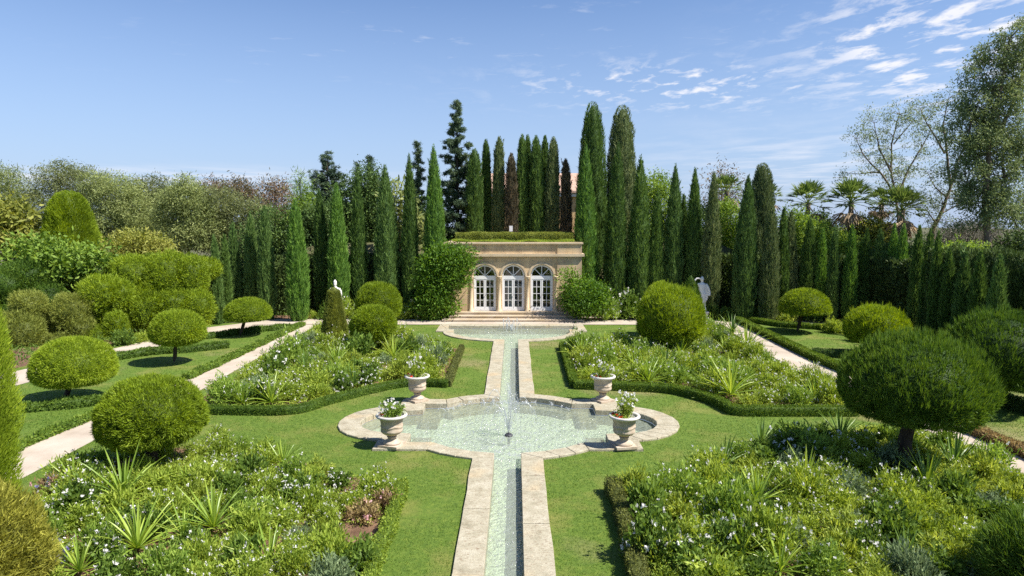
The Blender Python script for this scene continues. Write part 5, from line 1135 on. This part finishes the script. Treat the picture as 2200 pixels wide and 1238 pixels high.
def put_bush(bname, k, x, y, big=1.0):
    nm, look, cat, _ = KD[k]; me, fl = PROTO[k][rng.integers(0, 3)]; s = rng.uniform(.7, 1.3) * big
    # keep inside the border: shrink when close to its edge
    o = thing(nm, '', cat, (x, y, .01), look + 's in the borders', rng.uniform(0, 6)); o.scale = (s * rng.uniform(.9, 1.15), s * rng.uniform(.9, 1.15), s * rng.uniform(.75, 1.6))
    c = bpy.data.objects.new('foliage', me); C.objects.link(c); c.parent = o
    if fl: c = bpy.data.objects.new('blossom', fl); C.objects.link(c); c.parent = o
    placed.append([bname, k, x, y, o, look])
g1 = G(790, 1160); g2 = G(205, 1160); g3 = G(330, 1230); g4 = G(700, 1230)
fill('SW', beds['SW'], .60, {'daisy': 3, 'rose': 1.2, 'gaura': 2.4, 'mound': 1.4, 'grey': .4, 'pink': .9,  'dark': 1, 'gold': .6}, .86, [(*g1, .75), (*g2, .5), (*g3, .6), (*G(560, 1190), .4)], 110)
fill('SE', beds['SE'], .58, {'rose': .9, 'daisy': 1.6, 'gold': 1.8, 'grey': 1.2, 'dark': 1.4, 'mound': 1.5, 'gaura': 1}, .95, [(*G(1870, 1175), .35), (*G(1935, 1045), .9)], 120)
fill('NW', beds['NW'], .86, {'daisy': 3, 'gaura': 2.5, 'mound': 2, 'grey': .9, 'rose': .6, 'dark': .6, 'gold': .6}, 1.12, None, 130, .62)
fill('NE', beds['NE'], .86, {'daisy': 4.5, 'gaura': 2, 'mound': 1.8, 'gold': 1.2, 'grey': 1, 'dark': .6}, 1.1, None, 140, .62)
for u, v in ((450, 1085), (112, 1072), (118, 1222), (980 if 0 else 300, 1150)): x, y = G(u, v); put_bush('SW', 'lav', x, y, .75)
for u, v in ((1388, 1062), (1412, 1085), (1446, 1072), (1484, 1078), (1506, 1062), (1404, 1150), (1398, 1205), (1440, 1225), (1486, 1232), (1560, 1205), (1900, 1130)): x, y = G(u, v); put_bush('SE', 'rose', x, y, .95)
BN.update({'ST': 'strip left of pavilion', 'SR': 'strip right of pavilion', 'SL': 'strip before left cypresses'})
for u in range(1300, 1372, 17): x, y = G(u, 686 + rng.uniform(-3, 3)); put_bush('SR', 'rose' if u % 2 else 'gaura', x, y, 1.7)
for u in (1395, 1530, 1560, 1600, 1640, 1690): x, y = G(u, 687 + (max(0, u - 1600) * .05)); put_bush('SR', rng.choice(['dark', 'dark', 'mound']), x, y, 1.2)
for u in (700, 740, 790, 840, 865, 885, 905, 925, 945, 960): x, y = G(u, 686); put_bush('ST', rng.choice(['dark', 'dark', 'mound', 'daisy']), x, y, 1.5)
for u, v in ((445, 700), (470, 697), (495, 693), (520, 691), (655, 689), (672, 688), (690, 688), (90, 775), (150, 765), (205, 752), (265, 745), (300, 738), (340, 728)): x, y = G(u, v - 3); put_bush('SL', rng.choice(['gold', 'mound', 'pink', 'dark']), x, y, 1.0)
for u, v in ((1840, 735), (1900, 745), (1790, 716), (1960, 765)): x, y = G(u, v); put_bush('SR', rng.choice(['gold', 'mound', 'pink']), x, y, .9)
# labels: look + border + nearest landmark, then order
SPN = {'SW': [('the timber edging', *G(850, 1110)), ('the stone lawn corner', *G(835, 1035)), ('the left path', *G(120, 1040)), ('the giant column', *G(70, 1150)), ('the low wide dome', *G(325, 1008)), ('the open soil patch', *g1), ('the golden brown bush', *G(110, 1240))],
 'SE': [('the browning box hedge', *G(1345, 1130)), ('the lawn', *G(1500, 1012)), ('the big dark dome trunk', *G(1935, 1015)), ('the right path', *G(2120, 1010)), ('the dark corner bush', *G(2080, 1230)), ('the far hedge', *G(1720, 940))],
 'NW': [('the rear left urn', *G(890, 832)), ('the squat bright dome', *G(783, 760)), ('the clipped cone', *G(720, 745)), ('the left path', *G(540, 800)), ('the front hedge bend', *G(640, 880)), ('the dry hedge', *G(980, 780)), ('the rear lawn', *G(900, 735))],
 'NE': [('the rear right urn', *G(1300, 832)), ('the channel side hedge', *G(1220, 790)), ('the tall rounded dome trunk', *G(1436, 757)), ('the right path', *G(1690, 790)), ('the front hedge bend', *G(1560, 880)), ('the big dark dome', *G(1810, 860)), ('the rear lawn', *G(1340, 735))],
 'ST': [('the climber', *G(940, 686)), ('the tilted dome', *G(830, 686))], 'SR': [('the leafy pavilion shrub', *G(1290, 686)), ('the right statue', *G(1540, 688)), ('the mushroom topiary', *G(1712, 700))], 'SL': [('the short left cypresses', *G(480, 690)), ('the bright standing cypress', *G(660, 688)), ('the cloud pruned shrubs', *G(200, 750))]}
ordn = ['', 'first', 'second', 'third', 'fourth', 'fifth', 'sixth', 'seventh', 'eighth', 'ninth', 'tenth', 'eleventh', 'twelfth', 'thirteenth', 'fourteenth']
sets = {}
for r in placed:
    lm = min(SPN[r[0]], key=lambda l: (l[1] - r[2]) ** 2 + ((l[2] - r[3]) * .8) ** 2)[0]; sets.setdefault((r[0], r[5], lm), []).append(r)
for (b, look, lm), rs in sets.items():
    rs.sort(key=lambda r: r[2] / r[3])
    bd = BN[b] + (' border' if 'strip' not in BN[b] else '')
    sh = look
    for i, r in enumerate(rs):
        if len(rs) == 1: tl = ''
        elif len(rs) == 2: tl = ('left ', 'right ')[i]
        else: tl = 'leftmost ' if i == 0 else 'rightmost ' if i == len(rs) - 1 else ordn[min(i + 1, 14)] + ' '
        w = (tl + sh).split(' '); end = f' near {lm} in {bd}'.split(' ')
        r[4]['label'] = ' '.join((' '.join(w) + ' '.join(end[:1]) + ' ' + ' '.join(end[1:])).split())
# low growth between the plants
for bname, p in beds.items():
    near = bname in ('SW', 'SE'); q = scatter(p, 420 if near else 170); q = q[q[:, 1] > 11.3]; n0 = len(q)
    P = np.column_stack([q, np.zeros(n0)]); keep = wob(P, 1.1, 3) + rng.normal(0, .3, n0) > (-.05 if bname == 'SW' else -.3)
    for bx, by, br in ([(*g1, .55), (*g2, .5), (*g3, .5)] if bname == 'SW' else []): keep &= (q[:, 0] - bx) ** 2 + (q[:, 1] - by) ** 2 > br ** 2
    P = P[keep]; n = len(P); P[:, 2] = .01 + rng.uniform(0, .14, n); mb = MB()
    mb.blades(P, rng.normal(size=(n, 3)) + [0, 0, .9], (.075 if near else .11) * rng.uniform(.5, 1.4, n), .03 if near else .04, .5 + .22 * wob(P, 2.2) + rng.normal(0, .18, n), 0, True)
    tag(mb.build('ground_cover', M['b_light'] if bname != 'SE' else M['b_dark']), f'low leafy ground cover between the plants of the {BN[bname]} border', 'ground cover', kind='stuff')
for nm, p in STRIPS.items():
    q = scatter(p, 40); n = len(q); P = np.column_stack([q, rng.uniform(0, .25, n)]); mb = MB(); mb.blades(P, rng.normal(size=(n, 3)) + [0, 0, .9], .2 * rng.uniform(.5, 1.4, n), .06, .5 + rng.normal(0, .2, n), 0, True)
    tag(mb.build('ground_cover', M['b_dark']), {'left': 'dark low growth at the foot of the left cypresses', 'right': 'dark low growth at the foot of the right cypresses', 'farleft': 'dark low growth under the cloud pruned shrubs'}[nm], 'ground cover', kind='stuff')
q = [(1, 1)]
mb = MB(); n = 0
# fallen petals and clippings on path and lawn edge are too small to show

# ---------------------------------------------------------------- statues
def ell_loft(mb, rows, n=20, fold=0.0):
    """rows = (z, cx, cy, rx, ry)"""
    a = np.linspace(0, 2 * PI, n, endpoint=False); V = []
    for z, cx, cy, rx, ry in rows:
        f = 1 + fold * np.sin(9 * a + z * 2) * np.clip((1.15 - z) / .8, 0, 1); V.append(np.column_stack([cx + rx * f * np.cos(a), cy + ry * f * np.sin(a), np.full(n, z)]))
    k = len(rows); Q = np.array([(i * n + j, i * n + (j + 1) % n, (i + 1) * n + (j + 1) % n, (i + 1) * n + j) for i in range(k - 1) for j in range(n)])
    V = np.concatenate(V); mb.add(V, Q, 0, None, True); mb.add(V[:n], [tuple(range(n))[::-1]]); mb.add(V[-n:], [tuple(range(n))])
def statue(label, x, y, zt, hgt, arm_side, cap):
    s = hgt / (1.9 if cap else 1.83); ph = zt - hgt
    t = thing('statue', label, 'statue', (x, y, 0), 'white marble statues')
    b = MB(); b.box(-.42, .42, -.42, .42, -.05, .12); b.box(-.34, .34, -.34, .34, .122, ph - .1); b.box(-.4, .4, -.4, .4, ph - .098, ph); b.build('pedestal', M['white_stone'], t)
    g = MB()
    R = [(0, .0, 0, .25, .2), (.08, .0, 0, .26, .21), (.35, .02, 0, .19, .16), (.6, .03, 0, .20, .165), (.9, .03, 0, .225, .17), (1.1, .01, 0, .185, .14), (1.25, 0, 0, .20, .14), (1.4, -.0, 0, .225, .13), (1.46, -.0, 0, .17, .105), (1.5, 0, 0, .075, .07), (1.58, 0, -.01, .055, .06)]
    ell_loft(g, [(z * s, cx * s, cy * s, rx * s, ry * s) for z, cx, cy, rx, ry in R], 36, .10)
    hd = [(1.56, .05, .06), (1.6, .075, .085), (1.66, .088, .105), (1.72, .09, .108), (1.78, .075, .09), (1.82, .03, .04)]
    if cap: hd = hd[:4] + [(1.77, .10, .11), (1.83, .07, .085), (1.9, .02, .025)]
    ell_loft(g, [(z * s, 0, -.01 * s, a_ * s, b_ * s) for z, a_, b_ in hd], 18)
    ell_loft(g, [((1.645 + dz) * s, 0, -.115 * s, r * s, r * s * 1.3) for dz, r in ((-.03, .004), (-.012, .02), (.02, .012), (.045, .004))], 8)
    A = lambda P, r: g.tube([tuple(np.array(p) * s) for p in P], np.array(r) * s, 10)
    k = arm_side
    if cap: A([(k * .2, 0, 1.42), (k * .30, .0, 1.25), (k * .33, -.02, 1.08), (k * .31, -.08, .92), (k * .28, -.12, .82)], [.07, .058, .05, .042, .045])
    else: A([(k * .16, 0, 1.42), (k * .33, -.02, 1.42), (k * .40, -.03, 1.50), (k * .39, -.04, 1.62), (k * .31, -.05, 1.72), (k * .2, -.05, 1.74), (k * .09, -.04, 1.70)], [.07, .058, .05, .046, .042, .04, .042])
    A([(-k * .2, 0, 1.42), (-k * .32, -.02, 1.25), (-k * .38, -.04, 1.08), (-k * .41, -.07, .92), (-k * .38, -.10, .82)], [.075, .066, .056, .046, .05])
    if not cap:                                               # cloak falling from the shoulder to the hanging arm
        ell_loft(g, [(z * s, -k * c_ * s, .02 * s, rx * s, .11 * s) for z, c_, rx in ((.5, .2, .03), (.6, .22, .09), (.85, .24, .14), (1.1, .22, .14), (1.3, .17, .10), (1.42, .1, .06))], 16)
    o = g.build('figure', M['white_stone'], t, (0, 0, ph)); m_ = o.modifiers.new('fuse', 'REMESH'); m_.mode = 'VOXEL'; m_.voxel_size = .02; m_.use_smooth_shade = True
    return t
x, y = At(1506, 690, 44.6)[0], 44.6; statue('white draped statue raising one arm to its head, in front of the dark right cypresses', x, y, At(1506, 594, y)[2], 2.3, -1, False)
x, y = At(722, 690, 44.9)[0], 44.9; statue('pale statue with pointed cap whose head and shoulder rise above the clipped cone', x, y, At(722, 601, y)[2], 2.3, 1, True)

# ---------------------------------------------------------------- sky, sun, camera
SUN_EL, SUN_AZ = 52.0, 111.0                # azimuth clockwise from +Y
wd = bpy.data.worlds.new('World'); sc.world = wd; wd.use_nodes = True; nt = wd.node_tree
for n in list(nt.nodes): nt.nodes.remove(n)
L = nt.links.new; out = N(nt, 'OutputWorld'); bg = N(nt, 'Background'); bg.inputs['Strength'].default_value = SKY_STR
sky = N(nt, 'TexSky', sky_type='NISHITA', sun_disc=False, sun_elevation=rad(SUN_EL), sun_rotation=rad(SUN_AZ), altitude=50, air_density=1.0, dust_density=SKY_DUST, ozone_density=SKY_OZ)
tc = N(nt, 'TexCoord'); sp_ = N(nt, 'SeparateXYZ'); L(tc.outputs['Generated'], sp_.inputs[0])
def mth(op, a, b=None, clamp=False):
    n = N(nt, 'Math', operation=op, use_clamp=clamp)
    for i, v in enumerate((a, b)):
        if v is None: continue
        if isinstance(v, (int, float)): n.inputs[i].default_value = v
        else: L(v, n.inputs[i])
    return n.outputs[0]
X, Yy, Z = sp_.outputs; zc = mth('MAXIMUM', Z, .02)
px, py = mth('DIVIDE', X, zc), mth('DIVIDE', Yy, zc)            # cloud layer plane
cb = N(nt, 'CombineXYZ'); L(px, cb.inputs[0]); L(py, cb.inputs[1])
def layer(scale, rot, stretch, lo, hi, seed):
    mp = N(nt, 'Mapping'); mp.inputs['Rotation'].default_value = (0, 0, rad(rot)); mp.inputs['Scale'].default_value = stretch; mp.inputs['Location'].default_value = (seed, seed * .7, 0); L(cb.outputs[0], mp.inputs[0])
    n = N(nt, 'TexNoise', i_Scale=scale, i_Detail=7, i_Roughness=.62, i_Distortion=.25); L(mp.outputs[0], n.inputs['Vector'])
    return ramp(nt, n.outputs['Fac'], [(lo, (0, 0, 0)), (hi, (1, 1, 1))])
def gauss(cx, cy, sx, sy):                                       # patch of the layer, in azimuth x/y and elevation
    ax = mth('DIVIDE', X, mth('MAXIMUM', Yy, .05)); az = mth('DIVIDE', Z, mth('MAXIMUM', Yy, .05))
    a = mth('POWER', mth('ABSOLUTE', mth('DIVIDE', mth('SUBTRACT', ax, cx), sx)), 2); b = mth('POWER', mth('ABSOLUTE', mth('DIVIDE', mth('SUBTRACT', az, cy), sy)), 2)
    return mth('POWER', 2.718, mth('MULTIPLY', mth('ADD', a, b), -1))
c1 = mth('MULTIPLY', layer(4.2, 14, (1, .6, 1), .48, .62, 3.1), mth('MULTIPLY', gauss(.62, .25, .17, .075), 1.7, True), True)
c2 = mth('MULTIPLY', layer(4.6, 12, (1, .55, 1), .51, .66, 8.4), mth('MULTIPLY', gauss(.24, .195, .20, .03), 1.2, True), True)
c3 = mth('MULTIPLY', layer(1.1, 4, (1, .7, 1), .42, .70, 5.2), mth('MULTIPLY', gauss(.48, .085, .26, .05), .6, True), True)
c4 = mth('MULTIPLY', layer(.7, -4, (1, .6, 1), .40, .62, 1.2), mth('MULTIPLY', gauss(-.60, .062, .34, .014), .8, True), True)
c5 = mth('MULTIPLY', layer(3.0, 8, (1, 1.4, 1), .60, .74, 2.2), mth('MULTIPLY', gauss(.02, .26, .5, .06), .35, True), True)
cl = mth('MAXIMUM', mth('MAXIMUM', mth('MAXIMUM', c1, c2), mth('MAXIMUM', c3, c4)), c5)
grade = mix_col(nt, 1.0, sky.outputs[0], SKY_TINT, 'MULTIPLY')
hz = mth('MULTIPLY', mth('SUBTRACT', 1.0, mth('DIVIDE', Z, .30), True), .88, True)
grade = mix_col(nt, hz, grade, (2.3, 3.05, 4.5))
col = mix_col(nt, mth('MULTIPLY', cl, .9), grade, (CLOUD[0], CLOUD[1], CLOUD[2]))
L(col, bg.inputs['Color']); L(bg.outputs[0], out.inputs[0])
sun = bpy.data.lights.new('sun', 'SUN'); sun.energy = SUN_STR; sun.angle = rad(.53); sun.color = (1, .945, .86)
so_ = bpy.data.objects.new('sun', sun); C.objects.link(so_); d = Vector((math.sin(rad(SUN_AZ)) * math.cos(rad(SUN_EL)), math.cos(rad(SUN_AZ)) * math.cos(rad(SUN_EL)), math.sin(rad(SUN_EL)))); so_.rotation_euler = d.to_track_quat('Z', 'Y').to_euler(); so_.location = d * 60
cam = bpy.data.cameras.new('camera'); co = bpy.data.objects.new('camera', cam); C.objects.link(co); co.location = (0, 0, CAMZ); co.rotation_euler = (PI / 2 - TH, 0, PSI); cam.sensor_width = 36; cam.lens = 36 * F / 2200; cam.clip_end = 3000; cam.clip_start = .1; sc.camera = co
vs = sc.view_settings; vs.view_transform = 'Standard'; vs.look = 'None'; vs.exposure = EXPO; vs.gamma = 1; vs.use_curve_mapping = False
cy = sc.cycles; cy.max_bounces = 7; cy.diffuse_bounces = 3; cy.glossy_bounces = 3; cy.transmission_bounces = 4; cy.transparent_max_bounces = 10; cy.sample_clamp_indirect = 6; cy.sample_clamp_direct = 20; cy.caustics_reflective = False; cy.caustics_refractive = False
cy.use_denoising = False; cy.use_adaptive_sampling = True; cy.adaptive_threshold = .015
sc.render.use_persistent_data = False
